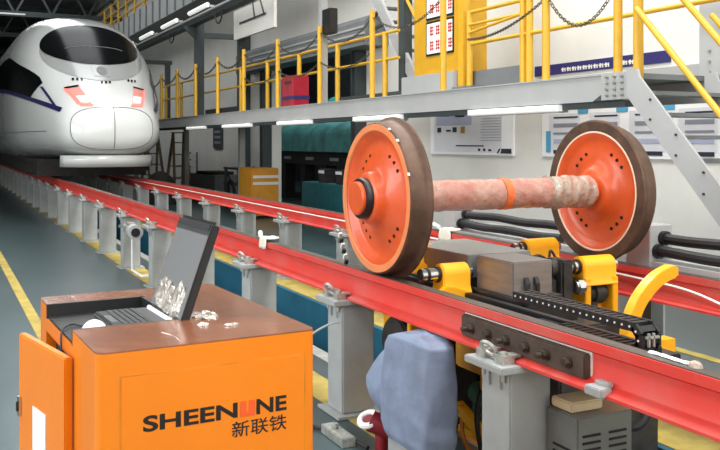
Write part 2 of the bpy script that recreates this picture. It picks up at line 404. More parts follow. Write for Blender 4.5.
# ------------------------------------------------------------------ rail posts
def make_post(label, group):
    t = thing('rail_post', label, 'post', (0, 0, 0), group); h = RZ - .18
    m = MB(); m.box(-.105, .105, -.105, .105, .02, h - .03); m.build('column', 'post_grey', t, bevel=.008)
    m = MB(); m.box(-.15, .15, -.15, .15, .004, .02); m.build('base_plate', 'post_grey', t)
    m = MB(); m.box(-.17, .15, -.14, .14, h - .03, h); m.build('top_plate', 'post_grey', t, bevel=.004)
    for y in (-.07, .07):
        m = MB(); m.box(-.135, -.078, y - .03, y + .03, h, h + .026); m.box(-.135, -.045, y - .03, y + .03, h + .026, h + .036); m.cyl((-.115, y, h - .075), (-.115, y, h + .05), .010, n=8); m.cyl((-.115, y, h + .036), (-.115, y, h + .048), .02, n=6); m.cyl((-.115, y, h - .045), (-.115, y, h - .031), .02, n=6)
        m.build('rail_clamp', 'clamp_metal', t)
    m = MB(); m.torus((-.13, .01, h + .048), (1, .2, .75), .038, .009, 16, 7); m.build('lifting_eye', 'clamp_metal', t)
    for y in (-.04, .04):
        m = MB(); m.box(-.118, -.105, y - .01, y + .01, h - .11, h - .03); m.build('gusset', 'post_grey', t)
    return t
SP = 1.64
pn = make_post('', 'posts under the near rail'); pn.location = (XN, 3.04, 0); pn['label'] = 'grey square steel post under the near red rail, right beside the vented metal box'
names = ['right beside the vented metal box', 'left of the blue grey bag', 'just behind the orange cabinet corner', 'behind the open laptop']
for i in range(1, 27):
    lab = 'grey square steel post under the near red rail, ' + (names[i] if i < 4 else ORD[i] + ' from the vented box')
    dup(pn, (XN, 3.04 + SP * i, 0), lab)
pf = make_post('', 'posts under the far rail'); 
for ch in list(pf.children):
    ch.location = (0, 0, 0)
pf.location = (XF, 1.4, 0); pf['label'] = 'grey square steel post under the farther red rail, first from the right edge'
for i in range(1, 17):
    dup(pf, (XF, 1.4 + SP * i, 0), 'grey square steel post under the farther red rail, %s from the right edge' % ORD[i])

# ================================================================== WHEELSET
AX_Y, AX_Z, TR = 4.265, RZ + .428, .418
ws = thing('train_wheelset', 'orange train wheelset with film wrapped axle standing across the red rails', 'wheelset', (2.99, AX_Y, RZ))
def wheel(sgn, xin, label):
    # profile measured from the inner (flange) face at a = 0 towards the outer face; sgn = -1: outer side towards -X
    A = lambda a: sgn * a
    o = (xin, AX_Y, AX_Z)
    tread = [(A(.0), .375), (A(.0), TR + .018), (A(.006), TR + .028), (A(.018), TR + .028), (A(.030), TR + .010), (A(.045), TR + .001), (A(.114), TR - .003), (A(.122), TR - .009)]
    m = MB(); m.lathe(tread + [(A(.122), .385), (A(.11), .375)], o, 'x', 72, True)
    w_ = m.build('wheel', 'wheel_tread', ws, ang=30)
    w_['label'] = label
    # rim side faces and dished web
    outer = [(A(.132), .40), (A(.1365), .398), (A(.1365), .362), (A(.128), .350)]
    m = MB(); m.lathe([(A(.117), .408), (A(.1242), .406), (A(.1242), .372), (A(.117), .366)], o, 'x', 72, True); m.build('rim_edge', 'wheel_rim', w_)
    web = [(A(.117), .374), (A(.110), .352), (A(.080), .330), (A(.075), .31), (A(.082), .27), (A(.098), .22), (A(.115), .17), (A(.135), .15), (A(.165), .14), (A(.178), .128), (A(.178), .02),
           (A(-.02), .02), (A(-.02), .12), (A(-.01), .14), (A(.01), .155), (A(.035), .20), (A(.045), .25), (A(.042), .30), (A(.03), .33), (A(.004), .352), (A(.0), .38)]
    m = MB(); m.lathe(web, o, 'x', 72, True); wb = m.build('web', 'wheel_orange', w_, ang=50)
    if sgn > 0:
        m = MB(); m.lathe([(A(-.002), .374), (A(-.002), .365), (A(.004), .363), (A(.004), .376)], o, 'x', 72, True); m.build('paint_line', 'wheel_line', w_)
    # groups of small dark holes in the web
    side = 1 if sgn < 0 else -1
    for base in (50, 130, 230, 310):
        for k in (-1, 0, 1):
            t = math.radians(base + k * 13); r = .255
            if sgn < 0: xa, xb = xin + A(.080), xin + A(.0895)
            else: xa, xb = xin + A(.047), xin + A(.0385)
            y, z = AX_Y + r * math.cos(t), AX_Z + r * math.sin(t)
            m = MB(); m.cyl((xa, y, z), (xb, y, z), .0105, n=10); m.build('bolt_hole', 'hole_black', w_)
    return w_
wl = wheel(-1, 2.282, 'nearer orange wheel, its outer face towards the cabinet')
wr_ = wheel(1, 3.700, 'farther orange wheel on the platform side, its inner face showing')
m = MB(); m.lathe([(2.045, .02), (2.045, .085), (2.052, .092), (2.075, .092), (2.075, .088), (2.12, .088), (2.12, .02)], (0, AX_Y, AX_Z), 'x', 40); m.build('axle_end', 'wheel_orange', ws)
m = MB(); m.lathe([(2.066, .09), (2.066, .108), (2.072, .112), (2.105, .112), (2.112, .106), (2.112, .09)], (0, AX_Y, AX_Z), 'x', 40, True); m.build('bearing_ring', 'black_ring', ws)
m = MB(); m.cyl((3.87, AX_Y, AX_Z), (3.98, AX_Y, AX_Z), .085, n=32); m.build('axle_end', 'wheel_orange', ws)
# axle wrapped in film: a lathe with an uneven radius
def wrapped(name, mat, x0, x1, r0, amp, n, parent):
    rows = []; K = 40
    for i in range(n + 1):
        x = x0 + (x1 - x0) * i / n; row = []
        for k in range(K + 1):
            t = 2 * PI * (k % K) / K
            r = r0 + amp * (math.sin(3 * t + 37 * x) * .5 + math.sin(7 * t - 61 * x) * .35 + math.sin(90 * x + 2 * t) * .5)
            if i in (0, n): r = r0 * .8
            row.append((x, AX_Y + r * math.cos(t), AX_Z + r * math.sin(t)))
        rows.append(row)
    m = MB(); m.grid(rows); return m.build(name, mat, parent, weld=True, ang=60)
m = MB(); m.cyl((2.25, AX_Y, AX_Z), (3.74, AX_Y, AX_Z), .08, n=32); m.build('axle', 'wheel_orange', ws)
wrapped('axle_film', 'film_wrap', 2.30, 3.40, .089, .0025, 90, ws)
wrapped('axle_film', 'film_grey', 3.33, 3.66, .099, .006, 40, ws)
m = MB(); m.lathe([(2.985, .088), (2.985, .094), (3.035, .094), (3.035, .088)], (0, AX_Y, AX_Z), 'x', 40, True); m.build('orange_band', 'film_band', ws)
# chipped weights on the near wheel rim
for t in (64, 49, 20):
    a = math.radians(180 - t) ; y, z = AX_Y - TR * math.cos(math.radians(t)), AX_Z + TR * math.sin(math.radians(t))
    m = MB(); m.obox((2.158, y, z), (.012, .016, .005), (1, 0, 0), (0, math.sin(math.radians(t)), math.cos(math.radians(t))), (0, -math.cos(math.radians(t)), math.sin(math.radians(t)))); m.build('chalk_mark', 'white_paint', wl)

# ================================================================== WHEEL TURNING MACHINE BETWEEN THE RAILS
mc = thing('wheel_turning_machine', 'yellow and black wheel turning machine mounted between the rails under the wheelset', 'machine', (2.95, 4.0, -.44))
m = MB(); m.box(2.70, 3.34, 3.35, 5.1, -.44, .55); m.box(2.66, 3.36, 3.5, 4.9, .50, .66); m.build('frame', 'dark_metal', mc, bevel=.01)
m = MB(); m.box(2.30, 2.66, 2.55, 4.9, .70, .76); m.box(2.32, 2.36, 2.55, 4.9, .76, .80); m.box(2.52, 2.56, 2.55, 4.9, .76, .80); m.box(2.66, 2.98, 3.55, 4.9, .68, .78); m.box(2.98, 3.22, 3.9, 4.9, .66, .74); m.box(3.22, 3.6, 4.05, 4.9, .64, .74); m.build('bed', 'black_plastic', mc, bevel=.004)
m = MB(); m.box(2.262, 2.30, 2.75, 3.55, .80, .825); m.build('guide_bar', 'dark_metal', mc)
m = MB(); m.box(2.285, 2.325, 2.86, 3.0, .77, .85); m.cyl((2.285, 2.9, .82), (2.258, 2.9, .82), .012, n=8); m.build('end_block', 'black_plastic', mc, bevel=.004)
def roller_unit(xr0, xr1, xb0, xb1, y, zc, leg_to, mirror=False, short=False):
    # bracket body: a rounded yellow housing with a triangular foot, roller sticking out at both ends
    b = MB(); r = .058
    prof = [(y + r * math.cos(t), zc + r * math.sin(t)) for t in [PI * i / 10 for i in range(11)]]
    prof += [(y - r, zc - .06), (y - r - .02, zc - .10), (y + r + .02, zc - .10), (y + r, zc - .06)]
    b.prism(prof, 'x', xb0, xb1)
    o = b.build('roller_bracket', 'machine_yellow', mc, bevel=.006)
    k = MB()
    if leg_to is not None:
        k.box(xb0, xb0 + .04, y - .07, y + .05, leg_to, zc - .06); k.box(xb1 - .04, xb1, y - .07, y + .05, leg_to, zc - .06)
        k.box(xb0 + .04, xb1 - .04, y + .02, y + .05, leg_to, leg_to + .12)
        k.build('bracket_leg', 'machine_yellow', o, bevel=.004)
    else:
        k.prism([(xb0, zc - .05), (xb0 - .06, zc - .10), (xb0 - .06, zc - .125), (xb1, zc - .125), (xb1, zc - .10), (xb0 + .05, zc - .06)], 'y', y - .09, y - .05); k.build('bracket_rib', 'machine_yellow', o, bevel=.003)
    c = MB(); c.cyl((xr0, y, zc), (xb0, y, zc), .036, n=24); c.build('roller', 'chrome', o)
    c = MB(); c.cyl((xb1, y, zc), (xb1 + .035, y, zc), .030, n=24); c.build('roller_stub', 'chrome', o)
    for (q0, q1, qr) in ((xr0 + .028, xr0 + .045, .0385), (xb0 - .016, xb0 - .001, .042), (xr0 - .004, xr0 + .003, .024)):
        c = MB(); c.cyl((q0, y, zc), (q1, y, zc), qr, n=24); c.build('roller_ring', 'black_ring', o)
    return o
roller_unit(2.300, 0, 2.41, 2.58, 4.0, .892, None)
roller_unit(2.36, 0, 2.46, 2.60, 4.45, .97, None)
roller_unit(3.15, 0, 3.235, 3.47, 3.86, .90, .56)
roller_unit(3.22, 0, 3.30, 3.54, 4.45, .935, .66)
m = MB(); m.cyl((3.29, 3.86, .745), (3.42, 3.86, .745), .045, n=20); m.cyl((3.33, 3.86, .745), (3.39, 3.86, .745), .062, n=20); m.box(3.29, 3.33, 3.80, 3.90, .62, .70); m.build('drive_motor', 'dark_metal', mc)
m = MB(); m.box(3.08, 3.16, 3.80, 3.96, .70, .95); m.cyl((3.03, 3.88, .90), (3.12, 3.88, .90), .05, n=20); m.box(3.0, 3.08, 3.84, 4.0, .68, .85); m.build('gearbox', 'dark_metal', mc, bevel=.012)
m = MB(); m.cyl((3.16, 3.80, .80), (3.225, 3.80, .80), .035, n=18); m.cyl((3.175, 3.80, .80), (3.21, 3.80, .80), .045, n=6); m.build('coupling', 'chrome', mc)
m = MB()
for i in range(9):
    a = (3.02 + random.uniform(-.06, .3), 4.0 + random.uniform(-.05, .2), .93 + random.uniform(-.04, .04)); b = (a[0] + random.uniform(-.1, .1), a[1] + random.uniform(-.1, .1), a[2] + random.uniform(-.02, .06)); c = (b[0] + random.uniform(-.1, .1), b[1], .9)
    m.tube(smooth_path([a, b, c], 5), .008, 5)
m.build('wiring', 'dark_metal', mc)['kind'] = 'stuff'
# stainless box
m = MB(); m.box(2.62, 2.87, 3.62, 3.95, .815, .99); sb = m.build('steel_box', 'stainless', mc, bevel=.006)
m = MB(); m.box(2.60, 2.90, 3.58, 3.97, .80, .815); m.build('box_base', 'dark_metal', sb)
m = MB(); m.box(2.60, 2.90, 3.60, 3.97, .76, .80); m.build('riser', 'black_plastic', mc)
for y in (3.60,):
    for x in (2.70, 2.76):
        m = MB(); m.cyl((x, y, .81), (x, y, .88), .012, n=8); m.cyl((x, y, .87), (x, y + .02, .905), .014, n=8); m.build('cable_gland', 'black_rubber', sb)
# long grey steel cover plate behind the box
m = MB(); m.add([(2.52, 4.62, .995), (2.98, 4.62, .995), (3.02, 4.0, .985), (2.60, 4.0, .985), (2.52, 4.62, .88), (2.98, 4.62, .88), (3.02, 4.0, .86), (2.60, 4.0, .86)], [(0, 1, 2, 3), (4, 7, 6, 5), (0, 3, 7, 4), (1, 5, 6, 2), (0, 4, 5, 1), (2, 6, 7, 3)])
m.build('cover_plate', 'steel_sheet', mc, bevel=.004)
m = MB(); m.box(2.62, 2.96, 4.02, 4.6, .78, .87); m.build('cover_support', 'dark_metal', mc)
# drag chain: row of links along the near rail, curling under at its end
links = MB(); dots = MB(); bars = MB()
def chain_pts():
    out = []; r = .046; yc, zt = 2.505, .905; zc = zt - r; pitch = .040
    for i in range(19): out.append((yc + (18 - i) * pitch, zt, 0.0))
    for i in range(1, 4):
        t = i * PI / 4; out.append((yc - r * math.sin(t), zc + r * math.cos(t), t))
    for i in range(12): out.append((yc + i * pitch, zt - 2 * r, PI))
    return out
for (y, z, a) in chain_pts():
    ty, tz = -math.cos(a), -math.sin(a)        # running direction of the link
    for x in (2.354, 2.438):
        links.obox((x, y, z), (.012, .043, .036), (1, 0, 0), (0, ty, tz), (0, -tz, ty))
    links.obox((2.396, y, z), (.084, .026, .030), (1, 0, 0), (0, ty, tz), (0, -tz, ty))
    dots.cyl((2.3485, y, z), (2.3455, y, z), .0042, n=8)
dc = links.build('drag_chain', 'black_plastic', mc)
dots.build('chain_pins', 'white_paint', dc)['kind'] = 'stuff'
m = MB()
m.box(2.365, 2.428, 2.432, 2.444, .868, .876); m.box(2.374, 2.381, 2.432, 2.442, .838, .888); m.box(2.398, 2.405, 2.432, 2.442, .838, .888)
m.build('chain_clip', 'clamp_metal', dc)
m = MB(); m.box(2.34, 2.46, 2.56, 3.12, .76, .79); m.build('chain_tray', 'black_plastic', mc)
# curved yellow arm: flat bent strip
pth = smooth_path([(2.985, 3.2, .56), (2.995, 3.2, .70), (3.035, 3.2, .80), (3.095, 3.2, .872), (3.17, 3.2, .928), (3.25, 3.2, .958), (3.29, 3.2, .962)], 6)
rows = []
for i, p in enumerate(pth):
    t = (pth[min(i + 1, len(pth) - 1)] - pth[max(i - 1, 0)]).normalized(); n = Vector((0, 1, 0)); sd = t.cross(n).normalized()
    wv = .032 if i < len(pth) - 4 else .022
    rows.append([p + sd * wv + n * .03, p + sd * wv - n * .03, p - sd * wv - n * .03, p - sd * wv + n * .03, p + sd * wv + n * .03])
m = MB(); m.grid(rows); m.f += [(0, 1, 2, 3), (len(m.v) - 5, len(m.v) - 4, len(m.v) - 3, len(m.v) - 2)]; m.build('curved_arm', 'machine_yellow', mc, weld=True, bevel=.004)
m = MB(); m.box(2.98, 3.10, 3.10, 3.3, .50, .56); m.box(3.0, 3.38, 3.28, 3.36, .45, .6); m.build('arm_mount', 'machine_yellow', mc)
# orange and dark units below the near rail
m = MB(); m.box(2.42, 2.66, 3.45, 3.85, .44, .62); m.build('side_casting', 'machine_yellow', mc, bevel=.01)
m = MB(); m.box(2.36, 2.44, 3.42, 3.53, .40, .64); mm = m.build('side_flange', 'machine_yellow', mc, bevel=.006)
for z in (.45, .58):
    m = MB(); m.cyl((2.40, 3.42, z), (2.40, 3.412, z), .012, n=10); m.build('bolt', 'bolt_dark', mm)
m = MB(); m.box(2.40, 2.66, 4.0, 4.5, .05, .62); m.cyl((2.40, 4.35, .45), (2.33, 4.35, .45), .16, n=28); m.build('motor_housing', 'dark_metal', mc, bevel=.01)
m = MB(); m.box(2.34, 2.40, 4.40, 4.50, .004, .64); m.box(2.34, 2.40, 4.18, 4.22, .1, .62); m.build('orange_plate', 'machine_yellow', mc, bevel=.005)
m = MB(); m.bar((2.42, 3.82, .24), (2.42, 3.40, .10), .05, .05); m.box(2.44, 2.66, 3.4, 3.85, .10, .13); m.build('diagonal_brace', 'machine_yellow', mc)
m = MB(); m.cyl((2.47, 3.72, .33), (2.47, 3.62, .33), .055, n=20); m.cyl((2.47, 3.62, .33), (2.47, 3.59, .33), .03, n=16); m.box(2.44, 2.50, 3.62, 3.72, .13, .30); m.build('pump_head', 'green_motor', mc)
m = MB()
for (a, b, c) in (((2.45, 3.55, .42), (2.40, 3.45, .34), (2.42, 3.42, .05)), ((2.43, 3.50, .44), (2.38, 3.44, .30), (2.39, 3.38, .02)), ((2.45, 3.62, .42), (2.39, 3.60, .25), (2.40, 3.55, .02)), ((2.5, 3.5, .40), (2.41, 3.40, .42), (2.40, 3.38, .2))):
    m.tube(smooth_path([a, b, c], 8), .014, 7)
m.build('hydraulic_hose', 'black_rubber', mc)
m = MB(); m.tube(smooth_path([(2.42, 3.78, .25), (2.38, 3.7, .1), (2.40, 3.55, .03), (2.42, 3.45, .1)], 8), .011, 6); m.build('yellow_hose', 'machine_orange', mc)
m = MB(); m.box(2.56, 2.69, 3.3, 4.05, .004, .10); m.build('lower_tray', 'machine_orange', mc)

# blue grey cloth bag over a small pump unit
def bag():
    t = thing('covered_pump_unit', 'small unit under a blue grey cloth bag, in front of the red rail', 'bag', (2.12, 3.72, .0))
    rows = []; N = 40
    lev = [(.672, .03, .04, 3.62), (.668, .075, .15, 3.63), (.645, .095, .20, 3.65), (.60, .10, .215, 3.665), (.5, .105, .23, 3.675), (.4, .11, .235, 3.68), (.3, .115, .235, 3.68), (.22, .115, .225, 3.675), (.17, .11, .205, 3.66), (.14, .10, .19, 3.65)]
    LV = []
    for i in range(len(lev) - 1):
        for k in range(4):
            u = k / 4; LV.append([a + (b - a) * u for a, b in zip(lev[i], lev[i + 1])])
    LV.append(lev[-1])
    for j, (z, hx, hy, yc) in enumerate(LV):
        row = []
        for i in range(N + 1):
            a = 2 * PI * (i % N) / N; ca, sa = math.cos(a), math.sin(a)
            ex = .42
            x = hx * math.copysign(abs(ca) ** ex, ca); y = hy * math.copysign(abs(sa) ** ex, sa)
            q = 1 + .014 * math.sin(5 * a + z * 14) + .012 * math.sin(9 * a - z * 19) + (.02 if z < .35 else .006) * math.sin(2 * a + 48 * z)
            row.append((2.10 + x * q, yc + y * q, z + .008 * math.sin(2 * a + 1)))
        rows.append(row)
    m = MB(); m.grid(rows); m.f.append(tuple(range(N))[::-1]); o = m.build('cloth_bag', 'bag_fabric', t, weld=True, ang=70)
    # smaller fold of cloth on the left shoulder
    rows = []
    for j in range(9):
        z = .53 - .042 * j; rr = (.02, .05, .072, .09, .105, .108, .095, .07, .03)[j]
        rows.append([(2.09 + rr * .8 * math.cos(2 * PI * (i % 20) / 20), 3.955 + .012 * j - (.02 * max(0, j - 4)) + rr * 1.35 * math.sin(2 * PI * (i % 20) / 20), z + .010 * math.sin(2 * PI * (i % 20) / 20)) for i in range(21)])
    m = MB(); m.grid(rows); m.f.append(tuple(range(20))); m.f.append(tuple(range(8 * 21, 8 * 21 + 20))); m.build('cloth_fold', 'bag_fabric', t, weld=True, ang=70)
    m = MB(); m.box(2.02, 2.19, 3.48, 3.84, .0, .15); m.build('unit_base', 'post_grey', t, bevel=.006)
bag()
t = thing('industrial_plug', 'dark red industrial plug with a white cap beside the cloth bag', 'plug', (2.04, 4.0, .0))
m = MB(); m.cyl((2.13, 3.98, .095), (2.03, 4.05, .150), .048, .056, n=20); m.cyl((2.08, 4.02, .0), (2.08, 4.02, .10), .035, n=16); m.build('body', 'red_plastic', t)
m = MB(); m.torus((2.022, 4.055, .156), (-.5, -.25, 1), .048, .017, 20, 8); m.build('collar', 'label_white', t)
m = MB(); m.cyl((2.03, 4.06, .140), (2.021, 4.055, .160), .046, n=20); m.build('socket', 'red_plastic', t)
m = MB(); m.box(1.90, 1.98, 4.12, 4.4, .0, .05); m.cyl((1.94, 4.3, .05), (1.94, 4.3, .075), .02, n=12); tag(m.build('floor_bracket', 'clamp_metal', bevel=.004), 'small grey floor bracket beside the red plug', 'bracket')
m = MB(); m.tube(smooth_path([(2.0, 4.02, .02), (1.95, 4.3, .02), (1.8, 4.6, .015), (1.55, 4.8, .015), (1.3, 4.4, .015), (1.1, 3.6, .015)], 8), .012, 7); tag(m.build('floor_cable', 'black_rubber'), 'black cable on the floor from the red plug to the cabinet', 'cable')
m = MB(); m.tube(smooth_path([(2.09, 4.57, .56), (2.02, 4.60, .54), (1.93, 4.66, .46), (1.90, 4.70, .30), (1.92, 4.75, .1), (1.94, 4.8, .02)], 8), .007, 6); tag(m.build('earth_wire', 'post_grey'), 'thin grey wire looping off the post left of the bag', 'wire')

# vented metal box at the right
t = thing('vented_metal_box', 'grey metal box with louvre slots on the floor beneath the near rail', 'metal box', (2.42, 2.81, .0))
m = MB(); m.box(2.28, 2.565, 2.72, 2.915, .03, .505); m.build('case', 'vent_grey', t, bevel=.006)
m = MB(); m.box(2.29, 2.555, 2.73, 2.905, .0, .03); m.build('foot', 'dark_metal', t)
for sx, rng, n in (('front', (2.305, 2.395), 9), ('front', (2.44, 2.53), 9)):
    for i in range(n):
        z = .20 + i * .028; m = MB(); m.box(rng[0], rng[1], 2.716, 2.722, z, z + .009); m.build('louvre_slot', 'hole_black', t)
for i in range(6):
    z = .22 + i * .028; m = MB(); m.box(2.276, 2.282, 2.76, 2.87, z, z + .009); m.build('louvre_slot', 'hole_black', t)
m = MB(); m.box(2.295, 2.46, 2.775, 2.905, .507, .548); tag(m.build('cardboard_box', 'cardboard', bevel=.006), 'low tan carton lying on the vented metal box', 'carton')  # slab added to paint the tan sheen of the box top
m = MB(); m.tube(smooth_path([(2.57, 2.78, .42), (2.62, 2.75, .42), (2.67, 2.75, .47), (2.70, 2.80, .56)], 6), .022, 8); tag(m.build('elbow_hose', 'black_rubber'), 'short black hose at the right of the vented metal box', 'hose')

# hose brackets with black hoses beyond the far rail
def hose_pair(label, y0, y1, xo, z0):
    t = thing('cable_carrier', label, 'hoses', (xo, (y0 + y1) / 2, .0))
    for k, (dx, dz) in enumerate(((0, .04), (-.05, -.04))):
        m = MB(); pts = [(xo + dx, y0 + (y1 - y0) * i / 14, z0 + dz + .005 * math.sin(i * .9 + k * 2)) for i in range(15)]
        m.tube(smooth_path(pts, 3), .033, 10); m.build('hose', 'black_rubber', t)
    m = MB(); m.prism([(y1 - .05, z0 - .16), (y1 + .17, z0 - .16), (y1 + .10, z0 + .12), (y1 - .05, z0 + .12)], 'x', xo - .11, xo + .08); br = m.build('end_bracket', 'platform_grey', t, bevel=.004)
    for (dx, dz) in ((0, .04), (-.05, -.04)):
        m = MB(); m.cyl((xo + dx, y1 - .08, z0 + dz), (xo + dx, y1 - .05, z0 + dz), .045, n=16); m.build('hose_ring', 'black_plastic', br)
    for yy in (y1, y0 + .3):
        m = MB(); m.box(xo - .05, xo + .05, yy, yy + .1, .0, z0 - .14); m.build('stand', 'platform_dark', t)
    m = MB(); m.box(xo - .1, xo + .1, y0, y1, z0 - .14, z0 - .1); m.build('tray', 'platform_grey', t)
hose_pair('two black hoses in a grey bracket behind the axle', 5.0, 6.40, 4.10, .94)
hose_pair('two black hoses leaving a grey bracket at the right edge', 2.4, 4.08, 4.05, .965)
m = MB(); m.box(4.25, 4.55, 4.5, 6.6, .0, .86); tag(m.build('grey_trough', 'platform_grey', bevel=.01), 'pale grey metal trough under the hoses behind the far rail', 'trough')

# white rag on the near rail, white chock on the far rail
def rag(label, x, y, z, s):
    t = thing('white_rag', label, 'rag', (x, y, z))
    pts = []
    for i in range(9):
        u = i / 8
        if u < .5: base = Vector((x - .045, y, z + .02 - (.5 - u) * 2 * .07 * s))
        else: base = Vector((x - .045 + (u - .5) * 2 * .1, y, z + .022))
        row = []
        for j in range(8):
            v = j / 7 - .5
            row.append((base.x - .004 * math.sin(j * 2.1 + i), base.y + v * .13 * s * (1 + .15 * math.sin(i)), base.z + .006 * math.sin(j * 1.7 + i * .8)))
        pts.append(row)
    m = MB(); m.grid(pts); o = m.build('cloth', 'glove_white', t, ang=70)
    sm = o.modifiers.new('thick', 'SOLIDIFY'); sm.thickness = .008; sm.offset = 1
    m = MB(); m.cyl((x - .03, y + .10 * s, z + .036), (x + .01, y + .22 * s, z + .042), .017, n=12); m.build('handle', 'label_white', t)
rag('white cloth rag draped over the near red rail left of the wheel', XN, 6.10, RZ, 1.0)
rag('white cloth rag on the farther red rail behind the nearer wheel', XF, 6.05, RZ, 1.25)
t = thing('strip_magnet', 'white and black strip leaning on the near wheel left edge', 'strip', (2.12, 4.62, RZ))
for i in range(6):
    m = MB(); m.obox((2.20, 4.80 - i * .018, RZ + .17 - i * .030), (.02, .014, .03), (1, 0, 0), (0, .85, .5), (0, -.5, .85)); m.build('segment', ('white_paint', 'black_plastic')[i % 2], t)

# rail lock between two far-away posts on the near rail
t = thing('rail_lock', 'grey rail lock with a round black bore on a near rail post', 'rail lock', (2.02, 10.4, .3))
m = MB(); m.box(1.98, 2.10, 10.0, 10.5, .54, .62); m.box(2.0, 2.08, 10.2, 10.4, .48, .66); m.build('bracket', 'clamp_metal', t, bevel=.006)
m = MB(); m.cyl((2.0, 10.0, .585), (2.0, 9.86, .585), .085, n=20); m.build('barrel', 'post_grey', t)
m = MB(); m.cyl((2.0, 9.86, .585), (2.0, 9.852, .585), .05, n=20); m.build('bore', 'hole_black', t)
m = MB(); m.tube([(2.03, 10.2, .5), (2.03, 10.2, .12), (2.03, 9.68, .12), (2.10, 9.68, .12)], .014, 6); m.build('handle_frame', 'label_white', t)
m = MB(); m.bar((2.0, 10.45, .62), (2.0, 10.75, .58), .05, .03); m.build('lever', 'clamp_metal', t)

t = thing('film_scrap', 'shiny white film scrap lying on the near rail right of the chain end', 'film scrap', (XN, 2.2, RZ))
rows = []
for i in range(10):
    y = 2.285 - i * .021; rows.append([(XN + .018 + .003 * math.sin(i * .7) + d * .8, y, RZ + .002 + h * .5 + .002 * abs(math.sin(i * 1.3 + d * 90))) for d, h in ((-.012, 0), (-.004, .010), (.006, .012), (.016, 0))])
m = MB(); m.grid(rows); m.build('strip', 'poster_white', t)
m = MB(); m.sphere((XN + .012, 2.075, RZ), .02, .028, .022, 10, 6, half=True); m.build('lump', 'film_grey', t)

# ================================================================== ORANGE CONTROL CABINET
CX0, CX1, CY0, CY1, CZ = .352, .949, 2.20, 3.09, 1.08
WX, WY0, WY1, WZ = .665, 2.51, 2.95, 1.055      # the open well for the laptop
cb = thing('control_cabinet', 'bright orange control cabinet with a brown film covered top', 'cabinet', (CX0, CY0, 0))
m = MB()
r = .028
def rounded(x0, x1, y0, y1, rr, n=6, corners=(1, 1, 1, 1)):
    out = []
    for k, (cx, cy, a) in enumerate(((x1 - rr, y0 + rr, -PI / 2), (x1 - rr, y1 - rr, 0), (x0 + rr, y1 - rr, PI / 2), (x0 + rr, y0 + rr, PI))):
        if corners[k]: out += [(cx + rr * math.cos(a + PI / 2 * i / n), cy + rr * math.sin(a + PI / 2 * i / n)) for i in range(n + 1)]
        else: out.append(((x1, x1, x0, x0)[k], (y0, y1, y1, y0)[k]))
    return out
TZ = .004
m.prism(rounded(CX0, CX1, CY0, WY0, r, corners=(1, 0, 0, 1)), 'z', .06, CZ - TZ)
m.box(WX, CX1, WY0, WY1, .06, CZ - TZ)
m.prism(rounded(CX0, CX1, WY1, CY1, r, corners=(0, 1, 1, 0)), 'z', .06, CZ - TZ)
m.box(CX0 + .02, WX, WY0, WY1, .06, .88)
m.box(CX0, CX0 + .02, WY0, WY1, .995, WZ - .02)
m.box(CX0 + .02, WX, WY0, WY1, WZ - .04, WZ - .02)
m.build('body', 'cab_orange', cb)
m = MB(); m.box(CX0 + .03, WX, WY0 + .001, WY1 - .001, .881, WZ - .041); m.build('shelf_cavity', 'under_black', cb)
m = MB(); m.box(CX0 + .04, CX1 - .04, CY0 + .04, CY1 - .04, 0, .06); m.build('plinth', 'dark_metal', cb)
tp = MB()
tp.prism(rounded(CX0, CX1, CY0, WY0, r, corners=(1, 0, 0, 1)), 'z', CZ - TZ, CZ); tp.box(WX, CX1, WY0, WY1, CZ - TZ, CZ); tp.prism(rounded(CX0, CX1, WY1, CY1, r, corners=(0, 1, 1, 0)), 'z', CZ - TZ, CZ)
top = tp.build('top_sheet', 'cab_top', cb)
m = MB(); m.box(CX0 + .004, WX - .004, WY0 + .004, WY1 - .004, WZ - .02, WZ - .012); m.build('tray_mat', 'black_plastic', cb)
m = MB(); m.box(CX0 + .0, WX, WY0, WY0 + .012, WZ - .02, CZ - .0); m.box(CX0, WX, WY1 - .012, WY1, WZ - .02, CZ); m.box(WX - .012, WX, WY0, WY1, WZ - .02, CZ); m.build('tray_edge', 'black_plastic', cb)
# crumpled protective film, its bright reflections painted as pale patches
def crumple(name, cx, cy, sx, sy, seed, z0, parent, fn=None, mat='film_crease', amp=.006):
    rr = random.Random(seed); nu, nv = 11, 11; rows = []
    for i in range(nu):
        row = []
        for j in range(nv):
            u, v = i / (nu - 1) * 2 - 1, j / (nv - 1) * 2 - 1; a_, b_ = u * math.sqrt(1 - v * v / 2), v * math.sqrt(1 - u * u / 2)
            k = 1 + rr.uniform(-.22, .22); e = 0 if i in (0, nu - 1) or j in (0, nv - 1) else rr.uniform(.2, 1) * amp
            p = (cx + a_ * sx * k, cy + b_ * sy * k, z0 + e); row.append(fn(*p) if fn else p)
        rows.append(row)
    m = MB(); m.grid(rows); return m.build(name, mat, parent, smooth=False)
crumple('film_crease', .735, 2.53, .040, .060, 4, CZ + .0006, top)
crumple('film_crease', .69, 2.40, .014, .02, 5, CZ + .0006, top)
crumple('film_crease', .76, 2.36, .022, .012, 6, CZ + .0006, top)
m = MB(); m.tube([(.572, 2.235, CZ), (.577, 2.29, CZ), (.570, 2.33, CZ), (.56, 2.365, CZ)], .0016, 5); m.build('film_crease', 'film_crease', top)
m = MB(); m.tube([(.45, 2.985, CZ), (.455, 3.03, CZ), (.45, 3.06, CZ)], .002, 5); m.build('film_crease', 'film_crease', top)
